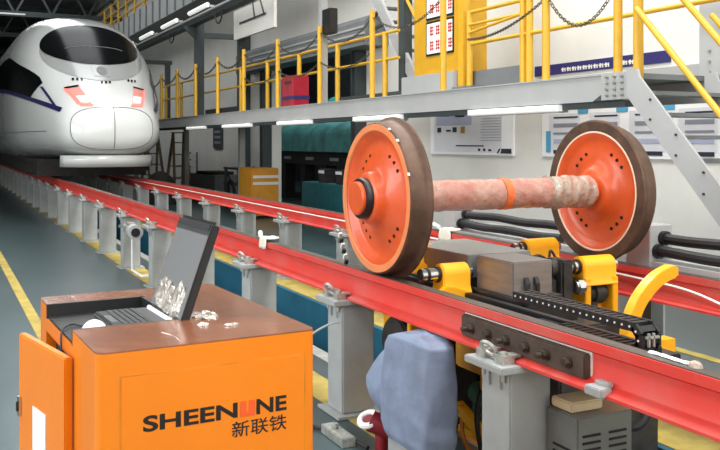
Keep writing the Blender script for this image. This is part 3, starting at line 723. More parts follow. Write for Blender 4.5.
# front door groove
gx0, gx1, gz1, gz0 = .408, .915, 1.017, .14
m = MB(); t_ = .004
for (a, b, c, d) in ((gx0, gx1, gz1 - t_, gz1), (gx0, gx1, gz0, gz0 + t_), (gx0, gx0 + t_, gz0, gz1), (gx1 - t_, gx1, gz0, gz1)): m.box(a, b, CY0 - .0015, CY0 + .002, c, d)
m.build('door_gap', 'machine_orange', cb)
m = MB(); m.box(gx0 + .004, gx1 - .004, CY0 - .003, CY0 + .002, gz0 + .004, gz1 - .004); fd = m.build('front_door', 'cab_orange', cb)
# lettering
def text_mesh(body, name, mat, parent, origin, xdir, zdir, width, height, offset=0., depth=.0008):
    cu = bpy.data.curves.new('txt', 'FONT'); cu.body = body; cu.size = 1; cu.offset = offset; cu.extrude = 0
    o = bpy.data.objects.new('txt', cu); C.objects.link(o)
    bpy.context.view_layer.update()
    dg = bpy.context.evaluated_depsgraph_get(); me = bpy.data.meshes.new_from_object(o.evaluated_get(dg))
    bpy.data.objects.remove(o)
    a = np.array([v.co[:] for v in me.vertices]); mn, mx = a.min(0), a.max(0)
    org = ORG[parent]; X, Z = Vector(xdir), Vector(zdir); O = Vector(origin)
    N = X.cross(Z)
    for v in me.vertices:
        u = (v.co.x - mn[0]) / (mx[0] - mn[0]) * width; h = (v.co.y - mn[1]) / (mx[1] - mn[1]) * height
        v.co = O + X * u + Z * h + N * depth - org
    me.materials.clear(); me.materials.append(MATS[mat]); ob = bpy.data.objects.new(name, me); C.objects.link(ob); ob.parent = parent; ORG[ob] = org
    return ob
fy = CY0 - .003; X_, Z_ = (1, 0, 0), (0, 0, 1)
tx0, tx1, tz0, th = .465, .858, .870, .041
wd = (tx1 - tx0)
lt = text_mesh('SHEEN', 'lettering', 'logo_black', fd, (tx0, fy, tz0), X_, Z_, wd * .640, th, .03); lt['label'] = 'black SHEEN lettering'
lt = text_mesh('NE', 'lettering', 'logo_black', fd, (tx0 + wd * .775, fy, tz0), X_, Z_, wd * .225, th, .03); lt['label'] = 'black NE lettering'
m = MB(); q0 = tx0 + wd * .660; q1 = tx0 + wd * .765; ww = q1 - q0
m.box(q0, q0 + ww * .40, fy - .001, fy, tz0, tz0 + th); m.box(q0 + ww * .40, q1, fy - .001, fy, tz0, tz0 + th * .26); m.box(q0 + ww * .58, q1, fy - .001, fy, tz0 + th * .26, tz0 + th)
o_ = m.build('lettering', 'logo_red', fd); o_['label'] = 'red LI letters in the middle of the word'
text_mesh('新联铁', 'lettering', 'logo_black', fd, (.700, fy, .817), X_, Z_, .158, .043, .0085)['label'] = 'black Chinese characters below the word'
# half-open side door
hx, hy = CX0 - .002, 2.49; ex, ey = .284, 2.885
dirv = Vector((ex - hx, ey - hy, 0)); dl = dirv.length; dirv.normalize(); nrm = Vector((-dirv.y, dirv.x, 0))
if nrm.x > 0: nrm = -nrm
m = MB(); cdoor = Vector((hx, hy, 0)) + dirv * dl / 2 + nrm * .012
m.obox((cdoor.x, cdoor.y, .56), (dl, .024, .90), dirv, nrm, (0, 0, 1)); sd = m.build('side_door', 'cab_orange', cb, bevel=.004)
def on_door(u, z, w_, h_, th_, name, mat):
    p = Vector((hx, hy, z)) + dirv * u + nrm * (.024 + th_ / 2)
    m = MB(); m.obox(p, (w_, th_, h_), dirv, nrm, (0, 0, 1)); return m.build(name, mat, sd, bevel=.0015)
on_door(.205, .71, .115, .22, .003, 'paper_label', 'label_white')
on_door(dl - .018, .79, .022, .06, .008, 'latch', 'chrome')
on_door(dl - .018, .79, .008, .03, .014, 'latch_key', 'dark_metal')
m = MB(); m.tube(smooth_path([(.24, 2.9, .62), (.20, 3.0, .60), (.17, 3.2, .45), (.15, 3.5, .2), (.2, 3.8, .02)], 8), .010, 7); m.build('power_cable', 'green_motor', cb)

# laptop in the well
lp = thing('rugged_laptop', 'open grey rugged laptop standing on the orange cabinet', 'laptop', (.52, 2.64, WZ - .012))
LZ = WZ - .011
m = MB(); m.box(.475, .645, 2.535, 2.835, LZ, LZ + .020); base = m.build('base', 'laptop_dark', lp, bevel=.006)
m = MB(); m.box(.483, .60, 2.55, 2.82, LZ + .020, LZ + .022); kb = m.build('keyboard', 'black_plastic', base)
for i in range(5):
    for j in range(12):
        m = MB(); m.box(.51 + i * .018, .524 + i * .018, 2.557 + j * .0215, 2.574 + j * .0215, LZ + .022, LZ + .025); m.build('key', 'laptop_dark', kb)
m = MB(); m.box(.485, .506, 2.63, 2.74, LZ + .022, LZ + .0235); m.build('touchpad', 'screen_grey', base)
# screen leans towards +X
h0 = Vector((.648, 2.49, LZ + .012)); up = Vector((.33, .0, .944)).normalized(); yv = Vector((0, 1, 0)); nv = up.cross(yv).normalized()
if nv.x > 0: nv = -nv
SH, SW = .325, .345
def scr(u0, u1, v0, v1, d0, d1, name, mat, par, bev=.0):
    cc = h0 + yv * (u0 + u1) / 2 + up * (v0 + v1) / 2 + nv * (d0 + d1) / 2
    m = MB(); m.obox(cc, (u1 - u0, v1 - v0, abs(d1 - d0)), yv, up, nv); return m.build(name, mat, par, bevel=bev)
lid = scr(0, SW, 0, SH, -.020, 0, 'lid', 'laptop_dark', lp, .010)
scr(.012, SW - .012, .02, SH - .045, 0, .0015, 'display', 'screen_grey', lid)
scr(-.002, .010, .0, SH - .01, -.022, .003, 'edge_bumper', 'black_rubber', lid, .003)
scr(.02, SW - .02, SH - .03, SH - .012, 0, .003, 'handle_strip', 'black_rubber', lid)
onlid = lambda x, y, z: tuple(h0 + yv * x + up * y + nv * z)
crumple('film_crease', .23, .075, .085, .045, 11, .0015, lid, onlid)
crumple('film_crease', .09, .07, .05, .055, 12, .0015, lid, onlid)
crumple('film_crease', .16, .035, .12, .014, 13, .0015, lid, onlid)
scr(.012, SW - .012, -.004, .016, -.002, .010, 'hinge_bar', 'label_white', lid, .003)
t = thing('computer_mouse', 'white computer mouse in the black tray of the cabinet', 'mouse', (.415, 2.70, WZ - .012))
m = MB(); m.sphere((.43, 2.60, WZ - .012), .038, .054, .042, 20, 10, half=True); m.build('shell', 'mouse_white', t)
m = MB(); m.cyl((.426, 2.625, WZ + .022), (.434, 2.625, WZ + .022), .008, n=10); m.build('wheel', 'dark_metal', t)
m = MB(); m.tube(smooth_path([(.43, 2.65, WZ - .006), (.40, 2.74, WZ - .006), (.365, 2.70, WZ - .004), (.348, 2.66, WZ - .015), (.343, 2.63, WZ - .06)], 8), .003, 6); m.build('cord', 'black_rubber', t)

# the cabinet stands a few degrees off the rail direction; what stands on it turns with it
RC = math.radians(2.8)
for o in (cb, lp, t):
    v = Vector(o.location) - Vector((CX0, CY0, 0)); v.rotate(Matrix.Rotation(RC, 3, 'Z')); o.location = v + Vector((CX0, CY0, 0)); o.rotation_euler = (0, 0, RC)

# ================================================================== HIGH SPEED TRAIN
TX, TY = 2.985, 16.7
tab_s = [0, .02, .06, .14, .28, .5, .85, 1.3, 1.9, 2.6, 3.4, 4.4, 6, 40]
tab_w = [.02, .40, .60, .75, .87, .96, 1.05, 1.15, 1.27, 1.39, 1.50, 1.57, 1.62, 1.62]
tab_t = [1.87, 2.02, 2.13, 2.26, 2.41, 2.57, 2.76, 3.00, 3.36, 3.76, 4.16, 4.46, 4.64, 4.66]
tab_b = [1.83, 1.62, 1.53, 1.44, 1.37, 1.32, 1.29, 1.27, 1.25, 1.23, 1.20, 1.16, 1.12, 1.12]
def ip(s, t):
    # smooth cubic (Catmull-Rom in sqrt(s)) interpolation
    q = math.sqrt(max(s, 0)); k = [math.sqrt(a) for a in tab_s]
    i = max(0, min(len(k) - 2, int(np.searchsorted(k, q)) - 1)); h = k[i + 1] - k[i]; u = min(1, max(0, (q - k[i]) / h))
    def sl(j):
        if j <= 0: return (t[1] - t[0]) / (k[1] - k[0])
        if j >= len(k) - 1: return 0
        a, b = (t[j] - t[j - 1]) / (k[j] - k[j - 1]), (t[j + 1] - t[j]) / (k[j + 1] - k[j])
        return 0 if a * b <= 0 else 2 * a * b / (a + b)
    return (2 * u ** 3 - 3 * u * u + 1) * t[i] + (u ** 3 - 2 * u * u + u) * h * sl(i) + (-2 * u ** 3 + 3 * u * u) * t[i + 1] + (u ** 3 - u * u) * h * sl(i + 1)
def sec(s):
    hw, zt, zb = ip(s, tab_w), ip(s, tab_t), ip(s, tab_b); zc = zb + .40 * (zt - zb)
    return hw, zt, zb, zc, 2.25 + .35 * min(1, s / 5), 2.6 + 1.2 * min(1, s / 3)
def F(s, x, z):
    hw, zt, zb, zc, nu, nl = sec(s)
    if z >= zc: return abs(x / hw) ** nu + abs((z - zc) / (zt - zc)) ** nu - 1
    return abs(x / hw) ** nl + abs((zc - z) / (zc - zb)) ** nl - 1
def front(x, z):
    a, b = 0, 12.0
    for _ in range(40):
        c = (a + b) / 2
        if F(c, x, z) > 0: a = c
        else: b = c
    return b
def side(s, z):
    hw, zt, zb, zc, nu, nl = sec(s)
    if z >= zc: return hw * max(0, 1 - abs((z - zc) / (zt - zc)) ** nu) ** (1 / nu)
    return hw * max(0, 1 - abs((zc - z) / (zc - zb)) ** nl) ** (1 / nl)
tr = thing('high_speed_train', 'white high speed train with rounded nose and dark windscreen', 'train', (TX, TY, RZ))
ss = [0, .006, .02, .04, .07, .11, .16, .23, .31, .4, .52, .66, .82, 1.0, 1.2, 1.45, 1.7, 2.0, 2.3, 2.6, 2.9, 3.2, 3.6, 4, 4.5, 5, 5.6, 6.2, 8, 12, 18, 25, 34]
rows = []; N = 64
for s in ss:
    hw, zt, zb, zc, nu, nl = sec(s); row = []
    for i in range(N + 1):
        a = 2 * PI * (i % N) / N; ca, sa = math.cos(a), math.sin(a); n = nu if sa >= 0 else nl; hz = (zt - zc) if sa >= 0 else (zc - zb)
        row.append((TX + hw * math.copysign(abs(ca) ** (2 / n), ca), TY + s, zc + hz * math.copysign(abs(sa) ** (2 / n), sa)))
    rows.append(row)
m = MB(); m.grid(rows); m.f.append(tuple(range(N))); body = m.build('body_shell', 'train_white', tr, weld=True, ang=80)
def npatch(poly, name, mat, off=.012, n=26, parent=None):
    # patch of skin whose front view is the polygon poly(u, v) with v in [-1, 1] across
    par = parent or tr
    rows = []
    for i in range(n + 1):
        row = []
        for j in range(n + 1):
            x, z = poly(-1 + 2 * i / n, -1 + 2 * j / n); e = 1e-3
            s = front(x, z); sx = (front(x + e, z) - front(x - e, z)) / (2 * e); sz = (front(x, z + e) - front(x, z - e)) / (2 * e)
            nv_ = Vector((sx, -1, sz)).normalized()
            row.append(Vector((TX + x, TY + s, z)) + nv_ * off)
        rows.append(row)
    m = MB(); m.grid(rows); return m.build(name, mat, par, ang=80)
def disc(cx, cz, rx, rzt, rzb, p=2.):
    def fn(u, v):
        # square to disc
        a = u * math.sqrt(1 - v * v / 2); b = v * math.sqrt(1 - u * u / 2)
        return cx + a * rx, cz + b * (rzt if b > 0 else rzb)
    return fn
npatch(disc(0, 3.46, 1.04, .64, .66), 'nose_panel', 'train_grey', .010)
ws_ = npatch(disc(0, 3.60, 1.01, .58, .44), 'windscreen', 'train_glass', .022)
def surf_tube(pts, r, name, mat, par, off=.006, closed=False):
    P = []
    for x, z in pts:
        P.append(Vector((TX + x, TY + front(x, z) - off, z)))
    m = MB(); m.tube(P, r, 6, closed); return m.build(name, mat, par)
surf_tube([(.62 * math.cos(a), 3.52 + .10 * math.sin(a)) for a in [PI * (.1 + .8 * i / 16) for i in range(17)]], .008, 'wiper', 'train_line', ws_, .05)
# coupler hatch outline
hatch = []
for i in range(48):
    a = 2 * PI * i / 48; ca, sa = math.cos(a), math.sin(a)
    hatch.append((.76 * math.copysign(abs(ca) ** .7, ca), 1.86 + .40 * math.copysign(abs(sa) ** .7, sa)))
ho = surf_tube(hatch, .010, 'coupler_hatch', 'train_line', tr, .0, True)
surf_tube([(0.02, 1.46 + .8 * i / 14) for i in range(15)], .009, 'hatch_seam', 'train_line', ho, .0)
# tail lamps
def quad(p):
    (a, b, c, d) = p
    def fn(u, v):
        u, v = (u + 1) / 2, (v + 1) / 2
        return tuple(a[k] * (1 - u) * (1 - v) + b[k] * u * (1 - v) + c[k] * u * v + d[k] * (1 - u) * v for k in (0, 1))
    return fn
for sg in (-1, 1):
    q = lambda *p: quad([(sg * x, z) for x, z in p])
    lm = npatch(q((.37, 2.30), (.56, 2.30), (.74, 2.64), (.52, 2.68)), 'head_lamp', 'lamp_lens', .014, 8)
    npatch(q((.40, 2.33), (.54, 2.33), (.60, 2.45), (.44, 2.46)), 'tail_light', 'lamp_white', .03, 6, lm)
    npatch(q((.35, 2.27), (.57, 2.27), (.585, 2.295), (.345, 2.295)), 'red_glow_strip', 'tail_lamp', .024, 8, lm)
    npatch(q((.57, 2.30), (.60, 2.30), (.77, 2.64), (.74, 2.64)), 'red_glow_strip', 'tail_lamp', .024, 8, lm)
    npatch(q((.52, 2.655), (.75, 2.615), (.76, 2.645), (.51, 2.69)), 'lamp_frame', 'train_glass', .028, 6, lm)
# emblem under the windscreen
em = npatch(disc(.0, 3.02, .10, .10, .10), 'emblem', 'train_line', .024, 8)
npatch(quad([(-.16, 2.90), (.16, 2.90), (.20, 3.16), (-.20, 3.16)]), 'emblem_panel', 'train_grey', .016, 8, em)
for cx in (-.5, 0, .55):
    for k in range(3):
        z0 = 2.80 if cx else 2.74
        npatch(quad([(cx - .1 + k * .075, z0), (cx - .06 + k * .075, z0), (cx - .05 + k * .075, z0 + .05), (cx - .09 + k * .075, z0 + .05)]), 'nose_number', 'train_glass', .018, 3)
# side: cab side glass and navy stripe on the left flank
def spatch(fn, name, mat, off=.012, nu=24, nv=8, sg=-1, parent=None):
    rows = []
    for i in range(nu + 1):
        row = []
        for j in range(nv + 1):
            s, z = fn(i / nu, j / nv); x = side(s, z); e = .01
            xs = (side(s + e, z) - side(s - e, z)) / (2 * e); xz = (side(s, z + e) - side(s, z - e)) / (2 * e)
            nv_ = Vector((sg, -xs, -xz)).normalized()
            row.append(Vector((TX + sg * x, TY + s, z)) + nv_ * off)
        rows.append(row)
    m = MB(); m.grid(rows); return m.build(name, mat, parent or tr, ang=80)
for sg in (-1, 1):
    spatch(lambda u, v: (1.75 + .35 * (1 - v) + u * 6.0, (2.48 + .35 * min(1, u * 2.0)) * (1 - v) + (2.78 + .75 * min(1, (u * 2.0)) ** .7) * v), 'cab_side_window', 'train_glass', .012, 24, 10, sg)
    spatch(lambda u, v: (.52 + u * 9.5, 2.16 + .62 * (1 - (1 - min(1, u * 1.5)) ** 2) + v * .085), 'navy_stripe', 'navy', .014, 40, 2, sg)
    spatch(lambda u, v: (.56 + u * 1.1 + v * .10, 2.20 + u * .50), 'navy_stripe', 'navy', .016, 14, 2, sg)
    spatch(lambda u, v: (1.0 + u * 10, 1.80 + v * .02), 'panel_gap', 'train_line', .006, 30, 1, sg)
# skirt, underframe, bogie
sk = []
for i in range(25):
    x = -.88 + 1.76 * i / 24; y = TY + .30 + .45 * (abs(x) / .88) ** 3
    sk.append([(TX + x, y, 1.12), (TX + x, y - .06, 1.34)])
m = MB(); m.grid(sk); so = m.build('front_skirt', 'train_white', tr); md = so.modifiers.new('t', 'SOLIDIFY'); md.thickness = .05
m = MB(); m.box(TX - 1.2, TX + .95, TY + 1.6, TY + 30, .92, 1.25); m.build('underframe', 'under_black', tr)
for y in (TY + 3.4, TY + 5.9):
    for x in (TX - .75, TX + .75):
        m = MB(); m.lathe([(-.065, .1), (-.065, .43), (.065, .43), (.065, .1)], (x, y, RZ + .431), 'x', 32); m.build('bogie_wheel', 'under_black', tr)
    m = MB(); m.cyl((TX - 1.0, y, RZ + .43), (TX + 1.0, y, RZ + .43), .09, n=16); m.build('bogie_axle', 'under_black', tr)
m = MB(); m.box(TX - 1.25, TX + 1.25, TY + 2.7, TY + 6.6, RZ + .10, RZ + .28); m.build('bogie_frame', 'under_black', tr)

# ================================================================== MAINTENANCE PLATFORM
DZ = 2.19; PX0, PX1 = 5.2, 6.15
pl = thing('maintenance_platform', 'long grey steel platform with yellow railing posts along the wall', 'platform', (5.7, 14, 0))
m = MB(); y0, y1 = 5.62, 45
m.prism([(PX0, 1.955), (PX0 + .10, 1.955), (PX0 + .10, 1.97), (PX0 + .015, 1.97), (PX0 + .015, DZ - .015), (PX0 + .10, DZ - .015), (PX0 + .10, DZ), (PX0 - .012, DZ), (PX0 - .012, DZ - .012), (PX0, DZ - .012)], 'y', y0, y1); m.build('edge_beam', 'platform_grey', pl)
m = MB(); m.box(PX0 + .1, PX1, y0, y1, DZ - .05, DZ - .002); m.build('deck', 'platform_dark', pl)
m = MB(); m.box(PX0 + .02, PX0 + .12, y0, y1, 1.90, 1.955); m.build('cable_channel', 'truss_paint', pl)
m = MB(); m.box(PX1, PX1 + .08, 4.0, y1, 1.95, DZ); m.build('rear_beam', 'platform_grey', pl)
for y in [7.2 + 3.6 * i for i in range(11)]:
    m = MB(); m.box(PX0 + .1, PX1, y - .04, y + .04, 1.98, DZ - .05); m.build('cross_beam', 'platform_grey', pl)
for y in (11.2, 18.6, 23.4, 30, 36): 
    m = MB(); m.box(PX1 - .1, PX1 + .02, y - .07, y + .07, 0, 1.97); m.build('support_leg', 'platform_grey', pl)
# front posts, back posts, rails, chains
FY = [5.74, 6.72, 8.60, 10.42, 12.20, 14.02, 15.85, 17.56, 19.27, 20.95, 22.6, 24.4, 26.2, 28, 29.8, 31.6]
for y in FY:
    r_ = .038
    m = MB(); m.cyl((PX0 + .05, y, DZ), (PX0 + .05, y, 3.36), r_, n=14); m.build('railing_post', 'rail_yellow', pl)
m = MB(); m.cyl((PX0 + .05, 5.50, 2.10), (PX0 + .05, 5.50, 3.36), .042, n=14); m.build('railing_post', 'rail_yellow', pl)
BX = 6.08
for y in (8.20, 9.32, 11.64, 13.37, 15.10, 16.83, 18.56, 20.3, 22.0, 23.8, 25.6):
    m = MB(); m.cyl((BX, y, DZ), (BX, y, 3.26), .042, n=12); m.build('railing_post', 'rail_yellow', pl)
m = MB(); m.cyl((BX, 8.08, DZ), (BX, 8.08, 3.9), .042, n=12); m.build('railing_post', 'rail_yellow', pl)
m = MB(); m.box(BX - .05, BX + .05, 9.40, 9.52, DZ, 4.4); m.build('gate_post', 'rail_yellow', pl)
for z in (2.84, 3.24):
    for (a, b) in ((4.0, 9.3), (11.2, 26)):
        m = MB(); m.cyl((BX, a, z), (BX, b, z), .024, n=10); m.build('railing_bar', 'rail_yellow', pl)
for z, z2 in ((3.02, 3.13), (3.12, 3.13)):
    m = MB(); m.cyl((BX - .02, 9.3, z - .04), (BX - .02, 8.2, z2 - .05), .02, n=8); m.build('railing_bar', 'rail_yellow', pl)
def chain(p0, p1, sag, n=26, r=.016, wire=.0045, name='safety_chain', mat='chain_metal'):
    m = MB(); p0, p1 = Vector(p0), Vector(p1)
    P = [p0.lerp(p1, i / n) - Vector((0, 0, sag * 4 * (i / n) * (1 - i / n))) for i in range(n + 1)]
    for i in range(n):
        c = (P[i] + P[i + 1]) / 2; t = (P[i + 1] - P[i]); ln = t.length; t.normalize(); u = Vector((1, 0, 0)) if i % 2 else t.cross(Vector((1, 0, 0))).normalized()
        pts = [c + t * (ln * .72) * math.cos(a) + u * r * math.sin(a) for a in [2 * PI * k / 8 for k in range(8)]]
        m.tube(pts, wire, 5, True)
    return m.build(name, mat, pl)
for i in range(len(FY) - 1):
    y0_, y1_ = FY[i], FY[i + 1]
    if i == 0:
        chain((PX0 + .05, y0_, 2.98), (PX0 + .05, y1_, 3.02), .34, 34); continue
    if i == 1:
        chain((PX0 + .05, y0_, 2.98), (BX - .04, 9.32, 2.90), .10, 60); continue
    if i < 6:
        chain((PX0 + .05, y0_, 3.28), (PX0 + .05, y1_, 3.28), .24, 34)
        if i > 2: chain((PX0 + .05, y0_, 2.82), (PX0 + .05, y1_, 2.82), .16, 34)
    else:
        chain((PX0 + .05, y0_, 3.28), (PX0 + .05, y1_, 3.28), .2, 20, .02, .007)
# bolted end plate at the stair head
m = MB(); m.box(PX0 - .03, PX0 + .0, 5.52, 5.86, 1.96, DZ - .0); ep = m.build('end_plate', 'platform_grey', pl)
for iy in range(3):
    for iz in range(4):
        m = MB(); y, z = 5.60 + iy * .09, 2.0 + iz * .052; m.cyl((PX0 - .03, y, z), (PX0 - .045, y, z), .017, n=6); m.cyl((PX0 - .045, y, z), (PX0 - .06, y, z), .009, n=8); m.build('bolt', 'clamp_metal', ep)
m = MB(); m.prism([(5.62, 1.955), (5.98, 1.955), (5.85, 2.02), (5.72, 2.02)], 'x', PX0 - .02, PX0 - .002); m.build('gusset', 'truss_paint', pl)
# grey steelwork at the right behind the stair
m = MB(); m.box(6.24, 6.9, 4.0, 6.9, 2.0, 2.03); m.box(6.24, 6.9, 4.0, 6.9, DZ - .03, DZ); m.box(6.24, 6.27, 4.0, 6.9, 2.03, DZ - .03); m.build('side_channel', 'platform_grey', pl)
m = MB(); m.box(6.40, 6.44, 5.32, 5.92, DZ, 8.9); m.box(6.66, 6.70, 5.32, 5.92, DZ, 8.9); m.box(6.44, 6.66, 5.60, 5.64, DZ, 8.9); cl = m.build('steel_column', 'platform_grey', pl)
for iz in range(3):
    for iy in (5.45, 5.8):
        m = MB(); m.cyl((6.40, iy, DZ + .05 + iz * .1), (6.385, iy, DZ + .05 + iz * .1), .018, n=6); m.build('bolt', 'clamp_metal', cl)
# toe boards on the deck
m = MB(); m.box(BX + .06, BX + .10, 8.2, 9.35, DZ, 2.50); m.box(BX - .25, BX + .06, 8.9, 9.35, DZ, DZ + .1); m.build('toe_board', 'platform_dark', pl)
m = MB(); m.box(BX - .1, BX + .4, 9.55, 10.95, DZ, 2.52); m.build('plinth_box', 'platform_grey', pl, bevel=.01)
m = MB(); m.box(BX + .02, BX + .05, 10.95, 13.4, DZ, DZ + .16); m.build('toe_board', 'truss_paint', pl); m = MB(); m.box(BX + .02, BX + .05, 18.3, 21.5, DZ, DZ + .22); m.build('toe_board', 'truss_paint', pl)
# white tubes under the platform edge
for k, (a, b) in enumerate(((6.45, 7.95), (9.50, 10.85), (12.4, 13.85), (15.25, 17.0), (18.3, 19.8))):
    yc = (a + b) / 2
    t = thing('strip_light', 'white strip light under the platform edge, %s from the stair' % ORD[k], 'light', (PX0 + .04, yc, 1.86), 'strip lights under the platform edge')
    m = MB(); m.box(PX0 - .01, PX0 + .09, a, b, 1.875, 1.90); m.build('housing', 'platform_grey', t)
    m = MB(); m.cyl((PX0 - .01, a + .02, 1.915), (PX0 - .01, b - .02, 1.915), .030, n=12); m.build('tube', 'tube_white', t)
    m = MB(); m.box(PX0 - .035, PX0 + .02, a - .01, a + .02, 1.885, 1.945); m.build('end_cap', 'label_white', t); m = MB(); m.box(PX0 - .035, PX0 + .02, b - .02, b + .01, 1.885, 1.945); m.build('end_cap', 'label_white', t)
# overhead lamp beam carried by columns on the platform
bm_ = thing('lamp_beam', 'dark overhead beam with white tubes running above the platform edge', 'beam', (5.2, 25, DZ))
m = MB(); m.box(5.12, 5.30, 11.8, 60, 4.22, 4.36); m.box(5.17, 5.25, 11.8, 60, 4.36, 4.42); m.build('girder', 'truss_paint', bm_)
m = MB(); m.box(5.06, 5.12, 11.8, 60, 4.32, 4.36); m.build('edge_strip', 'platform_grey', bm_)
for y in (12.3,):
    m = MB(); m.box(5.30, 5.40, y - .06, y + .06, DZ, 4.36); m.build('column', 'platform_grey', bm_)
for y in (19.5, 26.7, 33.9):
    m = MB(); m.box(5.30, 5.48, y - .11, y + .11, DZ, 4.30); m.prism([(5.30, 4.22), (5.0, 4.22), (5.30, 3.95)], 'y', y - .05, y + .05); m.build('column', 'truss_paint', bm_)
    m = MB(); m.box(5.48, 6.52, y - .05, y + .05, 3.98, 4.10); m.box(6.32, 6.46, y - .09, y + .09, DZ if y > 20 else DZ, 3.98); m.build('bracket_arm', 'truss_paint', bm_)
for k, y in enumerate((15.1, 17.7, 20.3, 22.9, 25.5, 28.1, 30.7)):
    t = thing('beam_light', 'white tube light on the overhead beam, %s from the near end' % ORD[k], 'light', (5.16, y + .7, 4.42), 'tube lights on the overhead beam')
    m = MB(); m.box(5.10, 5.22, y, y + 1.5, 4.42, 4.47); m.build('housing', 'platform_grey', t)
    m = MB(); m.cyl((5.08, y + .03, 4.47), (5.08, y + 1.47, 4.47), .05, n=10); m.build('tube', 'tube_white', t)
# loops of cable below the beam
for k, y in enumerate((17.0, 20.9)):
    m = MB(); m.tube(arc((5.1, y, 4.24), .25, PI, 2 * PI, 12, 'yz'), .016, 6); tag(m.build('cable_loop', 'black_rubber'), ('nearer', 'farther')[k] + ' black cable loop hanging from the overhead beam', 'cable')

# upper gallery further back
ug = thing('upper_gallery', 'high gallery with ribbed grey fascia and yellow railing above the train', 'gallery', (7.0, 36, 5.6))
m = MB(); m.box(6.5, 7.6, 14, 60, 5.62, 5.72); m.build('deck', 'platform_dark', ug)
m = MB(); m.box(6.46, 6.5, 14, 60, 5.55, 6.30); m.build('fascia', 'platform_grey', ug)
for y in [15 + 1.0 * i for i in range(40)]:
    m = MB(); m.box(6.42, 6.46, y - .05, y + .05, 5.56, 6.28); m.build('fascia_rib', 'platform_dark', ug)
for y in [18 + 1.6 * i for i in range(20)]:
    m = MB(); m.cyl((6.55, y, 5.72), (6.55, y, 7.3), .05, n=8); m.build('railing_post', 'rail_yellow', ug)
for z in (6.55, 6.9, 7.28):
    m = MB(); m.cyl((6.55, 16, z), (6.55, 55, z), .035, n=8); m.build('railing_bar', 'rail_yellow', ug)
m = MB(); m.box(6.9, 6.96, 20, 58, 6.3, 6.36); m.box(6.9, 6.96, 20, 58, 7.8, 7.9); m.build('rear_beam', 'truss_paint', ug)

# ------------------------------------------------------------------ stair at the right
st = thing('steel_stair', 'grey steel stair with yellow handrails leading down from the platform', 'stair', (5.6, 4.5, 0))
sl = 1.05; ZU = lambda y: 1.293 + sl * (y - 4.577)
def stringer(x0, x1):
    poly = [(5.52, ZU(5.52) - .30), (5.52, 2.20), (5.40, 2.20), (5.38, ZU(5.38)), (3.42, ZU(3.42)), (3.346, .0), (3.63, .0)]
    m = MB(); m.prism(poly, 'x', x0, x1); return m.build('stringer', 'platform_grey', st)
s1 = stringer(PX0 - .06, PX0 - .035); s2 = stringer(6.03, 6.055)
for i in range(7):
    for dz in (-.06, -.22):
        y = 5.25 - i * .27; z = ZU(y) + dz; m = MB(); m.cyl((PX0 - .06, y, z), (PX0 - .07, y, z), .011, n=6); m.build('bolt', 'bolt_dark', s1)
for i in range(11):
    z = 2.0 - i * .18; y = 4.577 + (z - 1.293 + .14) / sl
    m = MB(); m.box(PX0 - .035, 6.03, y - .13, y + .10, z - .02, z + .012); m.build('tread', 'platform_dark', st)
for x in (PX0 - .03, 6.03):
    for dz in (.50, 1.03):
        m = MB(); m.cyl((x, 5.44, ZU(5.44) + dz), (x, 3.6, ZU(3.6) + dz), .026, n=10); m.build('handrail', 'rail_yellow', st)
    for y in (3.7,):
        m = MB(); m.cyl((x, y, ZU(y) - .05), (x, y, ZU(y) + 1.03), .026, n=10); m.build('handrail_post', 'rail_yellow', st)

# upper stair beyond the yellow cabinet
us = thing('upper_stair', 'steep grey stair rising from the platform behind the yellow cabinet', 'stair', (6.4, 12, DZ))
for x in (6.35, 6.95):
    m = MB(); m.bar((x, 11.05, 2.35), (x, 13.3, 4.85), .05, .2, (0, -.74, .67)); m.build('stringer', 'platform_grey', us)
for i in range(8):
    m = MB(); y = 11.5 + i * .22; z = 2.75 + i * .245; m.box(6.38, 6.92, y - .1, y + .1, z, z + .03); m.build('tread', 'platform_dark', us)
for x in (6.35, 6.95):
    m = MB(); m.cyl((x, 11.1, 3.35), (x, 12.6, 5.0), .025, n=8); m.cyl((x, 11.7, 3.05), (x, 11.7, 4.05), .025, n=8); m.build('handrail', 'rail_yellow', us)
m = MB(); m.box(6.30, 6.44, 11.45, 11.62, DZ, 4.6); m.build('support', 'truss_paint', us)

# yellow cabinet with the two red-lettered signs
yc_ = thing('yellow_cabinet', 'tall yellow cabinet on the platform carrying two red lettered signs', 'cabinet', (6.3, 10.1, 2.52))
YF = BX - .02
m = MB(); m.box(YF, YF + .45, 9.56, 10.72, 2.52, 4.6); m.build('body', 'panel_yellow', yc_, bevel=.01)
def sign(z0, z1):
    m = MB(); m.box(YF - .012, YF, 9.66, 10.36, z0, z1); o = m.build('sign_frame', 'black_plastic', yc_)
    m = MB(); m.box(YF - .016, YF - .010, 9.685, 10.335, z0 + .03, z1 - .03); m.build('sign_face', 'poster_white', o)
    rr = random.Random(int(z0 * 100))
    for row in range(2):
        for c in range(4):
            yy = 10.25 - c * .155; zz = z1 - .14 - row * .2
            m = MB()
            for k in range(3): m.box(YF - .019, YF - .016, yy - .10, yy, zz - .045 + k * .045, zz - .030 + k * .045)
            for k in (rr.uniform(-.09, -.06), rr.uniform(-.04, -.02)): m.box(YF - .019, YF - .016, yy + k, yy + k + .018, zz - .06, zz + .075)
            m.build('sign_character', 'sign_red', o)
sign(2.77, 3.24); sign(3.26, 3.74)

# red box on the platform
t = thing('red_box', 'crimson box with a blue band standing on the platform', 'box', (5.75, 14.4, DZ))
m = MB(); m.box(5.45, 5.72, 13.75, 14.35, DZ, 2.74); m.build('case', 'box_crimson', t, bevel=.015)
m = MB(); m.box(5.443, 5.727, 13.743, 14.357, 2.33, 2.39); m.build('band', 'banner_navy', t)
m = MB(); m.box(5.44, 5.45, 13.9, 14.2, 2.6, 2.65); m.build('handle', 'dark_metal', t)
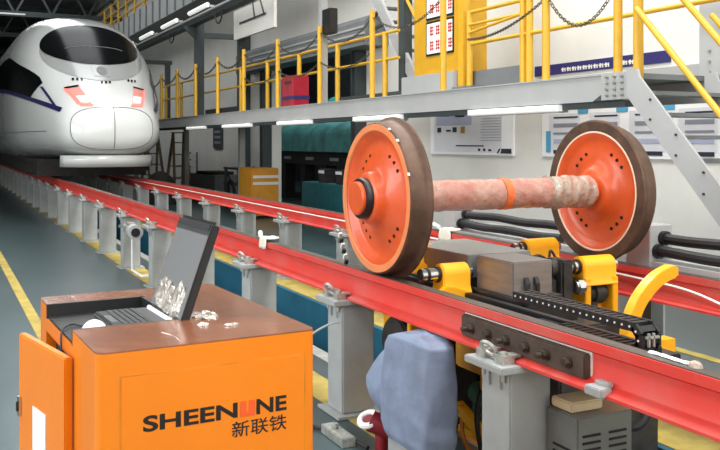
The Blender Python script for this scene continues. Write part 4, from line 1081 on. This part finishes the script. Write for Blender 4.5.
# white hanging sign panel
t = thing('hanging_signboard', 'pale hanging board with a dark bar, above the platform', 'signboard', (6.2, 18, 3.96))
m = MB(); m.box(6.18, 6.24, 16.72, 19.4, 3.95, 4.62); m.build('board', 'wall_paint', t)
m = MB(); m.box(6.165, 6.18, 17.2, 18.95, 4.27, 4.31); m.build('bar', 'truss_paint', t)
m = MB(); m.tube([(6.17, 17.3, 4.31), (6.2, 18.3, 5.6)], .02, 5); m.tube([(6.17, 17.9, 4.31), (6.2, 18.4, 5.6)], .02, 5); m.build('hanging_wire', 'truss_paint', t)
# dark control box on column
m = MB(); m.box(5.30, 5.44, 11.95, 12.23, 3.24, 3.62); tag(m.build('speaker_box', 'black_plastic', bevel=.01), 'small black box fixed behind the railing column', 'box')
m = MB(); m.bar((7.3, 13.9, 3.75), (7.3, 16.2, 3.55), .05, .05); m.bar((7.3, 14.2, 4.0), (7.3, 15.2, 3.7), .06, .05); tag(m.build('shutter_stay', 'truss_paint'), 'thin dark stay leaning on the roller shutter housing', 'stay')

# ================================================================== BEHIND THE FAR RAIL, LEFT
t = thing('back_cabinet', 'orange yellow cabinet with white stripes standing under the platform', 'cabinet', (6.2, 17.7, 0))
m = MB(); m.box(5.92, 6.5, 17.3, 18.2, .05, 1.05); m.build('body', 'back_orange', t, bevel=.015)
for z in (.70, .84):
    m = MB(); m.box(5.93, 6.49, 17.285, 17.3, z, z + .06); m.build('stripe', 'white_paint', t)
m = MB(); m.box(5.905, 5.92, 17.34, 18.16, .1, 1.0); m.build('door', 'back_orange', t)
m = MB(); m.box(5.96, 6.46, 17.34, 18.16, 0, .05); m.build('foot', 'under_black', t)
t = thing('grey_locker', 'low grey locker left of the orange yellow cabinet', 'locker', (6.8, 23, 0))
m = MB(); m.box(6.5, 7.3, 22.0, 24.4, .04, .72); m.build('body', 'platform_dark', t, bevel=.01)
m = MB(); m.box(6.5, 7.3, 21.985, 22.0, .1, .68); m.build('door', 'platform_dark', t)
m = MB(); m.box(6.5, 7.2, 22.6, 23.8, .72, .80); m.build('lid', 'under_black', t)
m = MB(); m.box(6.55, 7.25, 22.05, 24.35, 0, .04); m.build('foot', 'under_black', t)
t = thing('dark_rack', 'dark metal trolley frame beside the orange yellow cabinet', 'rack', (6.6, 19.2, 0))
for (y, x) in ((19.4, 6.3), (20.4, 6.3), (19.4, 7.0), (20.4, 7.0)):
    m = MB(); m.box(x - .03, x + .03, y - .03, y + .03, 0, 1.0); m.build('upright', 'truss_paint', t)
for z in (.2, .6, .97):
    m = MB(); m.box(6.25, 7.05, 19.35, 20.45, z - .02, z + .02); m.build('shelf', 'truss_paint', t)
m = MB(); m.bar((6.3, 19.4, .2), (6.3, 20.4, .95), .04, .04); m.build('brace', 'truss_paint', t)
m = MB(); m.torus((6.28, 19.9, .45), (1, 0, .1), .22, .04, 18, 8); m.build('hose_coil', 'under_black', t)
def ladder(label, x, y, h, lean):
    t = thing('step_ladder', label, 'ladder', (x, y, 0))
    for sgn in (-1, 1):
        m = MB(); m.bar((x - .25, y - .6 * sgn * lean, 0.01), (x - .15, y, h), .07, .05); m.bar((x + .25, y - .6 * sgn * lean, 0.01), (x + .15, y, h), .07, .05); m.build('leg', 'wood_tan', t)
        for i in range(5):
            u = (i + .7) / 5.5; m = MB(); m.bar((x - .25 + .1 * u, y - .6 * sgn * lean * (1 - u), h * u), (x + .25 - .1 * u, y - .6 * sgn * lean * (1 - u), h * u), .06, .03); m.build('rung', 'wood_tan', t)
    m = MB(); m.box(x - .2, x + .2, y - .12, y + .12, h, h + .03); m.build('top_step', 'wood_tan', t)
ladder('tan step ladder nearest the train under the platform', 6.2, 24.6, 1.85, 1.0)
ladder('tan step ladder half hidden behind the train nose', 6.0, 27.0, 1.85, 1.1)
t = thing('white_rack', 'small white slatted rack between the ladders and grey locker', 'rack', (6.9, 26, 0))
for i in range(6):
    m = MB(); m.box(6.7, 6.9, 25.3, 26.0, .1 + i * .2, .24 + i * .2); m.build('slat', 'wall_paint', t)
m = MB(); m.box(6.9, 6.94, 25.25, 25.3, 0, 1.3); m.build('upright', 'platform_dark', t); m = MB(); m.box(6.9, 6.94, 26.0, 26.05, 0, 1.3); m.build('upright', 'platform_dark', t)
m = MB(); m.sphere((5.2, 22.5, .0), .5, .5, .85, 14, 8, half=True); tag(m.build('dark_bundle', 'under_black'), 'dark covered bundle on the floor right of the train nose', 'bundle')

# teal covered machines in the next bay
def tarp(label, x0, x1, y0, y1, z0, z1, mat):
    rows = []; nu, nv = 24, 10
    for i in range(nu + 1):
        row = []
        y = y0 + (y1 - y0) * i / nu
        for j in range(nv + 1):
            t = PI * j / nv; cx = math.cos(t); sx = math.sin(t)
            x = (x0 + x1) / 2 - (x1 - x0) / 2 * math.copysign(abs(cx) ** .5, cx); z = z0 + (z1 - z0) * abs(sx) ** .5
            z -= .12 * math.sin(i * .8 + 1) ** 2 * (sx); row.append((x, y, z))
        rows.append(row)
    m = MB(); m.grid(rows); m.f.append(tuple(range(nv + 1))); m.f.append(tuple(range(nu * (nv + 1), (nu + 1) * (nv + 1))))
    return m, label, mat
t = thing('covered_machine', 'dark machine under a teal cover seen through the opening', 'machine', (9.5, 20, 0))
m, _, _ = tarp('', 8.8, 10.6, 17.2, 25.5, 1.35, 2.15, 'teal_cover'); m.build('teal_cover', 'teal_cover', t, ang=60)
m = MB(); m.box(8.95, 10.4, 17.5, 25.2, 1.0, 1.36); m.build('machine_bed', 'under_black', t)
for i in range(6):
    m = MB(); m.box(9.0, 9.3, 17.6 + i * 1.45, 17.9 + i * 1.45, 0, 1.0); m.build('leg', 'under_black', t)
for i in range(4):
    m = MB(); m.box(8.92, 8.95, 18.0 + i * 1.6, 18.5 + i * 1.6, 1.12, 1.2); m.build('name_plate', 'poster_mid', t)
t = thing('teal_bench', 'teal machine bench low in the dark opening', 'bench', (8.7, 18.5, 0))
m = MB(); m.box(8.2, 8.8, 16.4, 20.2, .0, .62); m.build('body', 'teal_machine', t, bevel=.02)
for i in range(3):
    m = MB(); m.box(8.3, 8.6, 17.0 + i * 1.0, 17.35 + i * 1.0, .62, .95); m.build('fixture', 'dark_metal', t); m = MB(); m.box(8.28, 8.3, 17.02 + i, 17.33 + i, .85, .92); m.build('label_plate', 'label_white', t)
t = thing('teal_crane', 'bright teal lifting arm seen through the upper opening', 'machine', (11, 23.1, 0))
m = MB(); m.bar((11, 23.1, 2.85), (11, 20.6, 3.2), .18, .14); m.bar((11, 25.2, 2.45), (11, 23.1, 2.85), .16, .12); m.build('arm', 'teal_bright', t)
m = MB(); m.sphere((11, 24.3, 2.5), .35, .6, .5, 14, 8); m.build('body', 'teal_bright', t)
m = MB(); m.box(10.9, 11.1, 23.0, 23.2, .1, 2.9); m.box(10.7, 11.3, 22.7, 23.5, 0, .1); m.build('base', 'dark_metal', t)
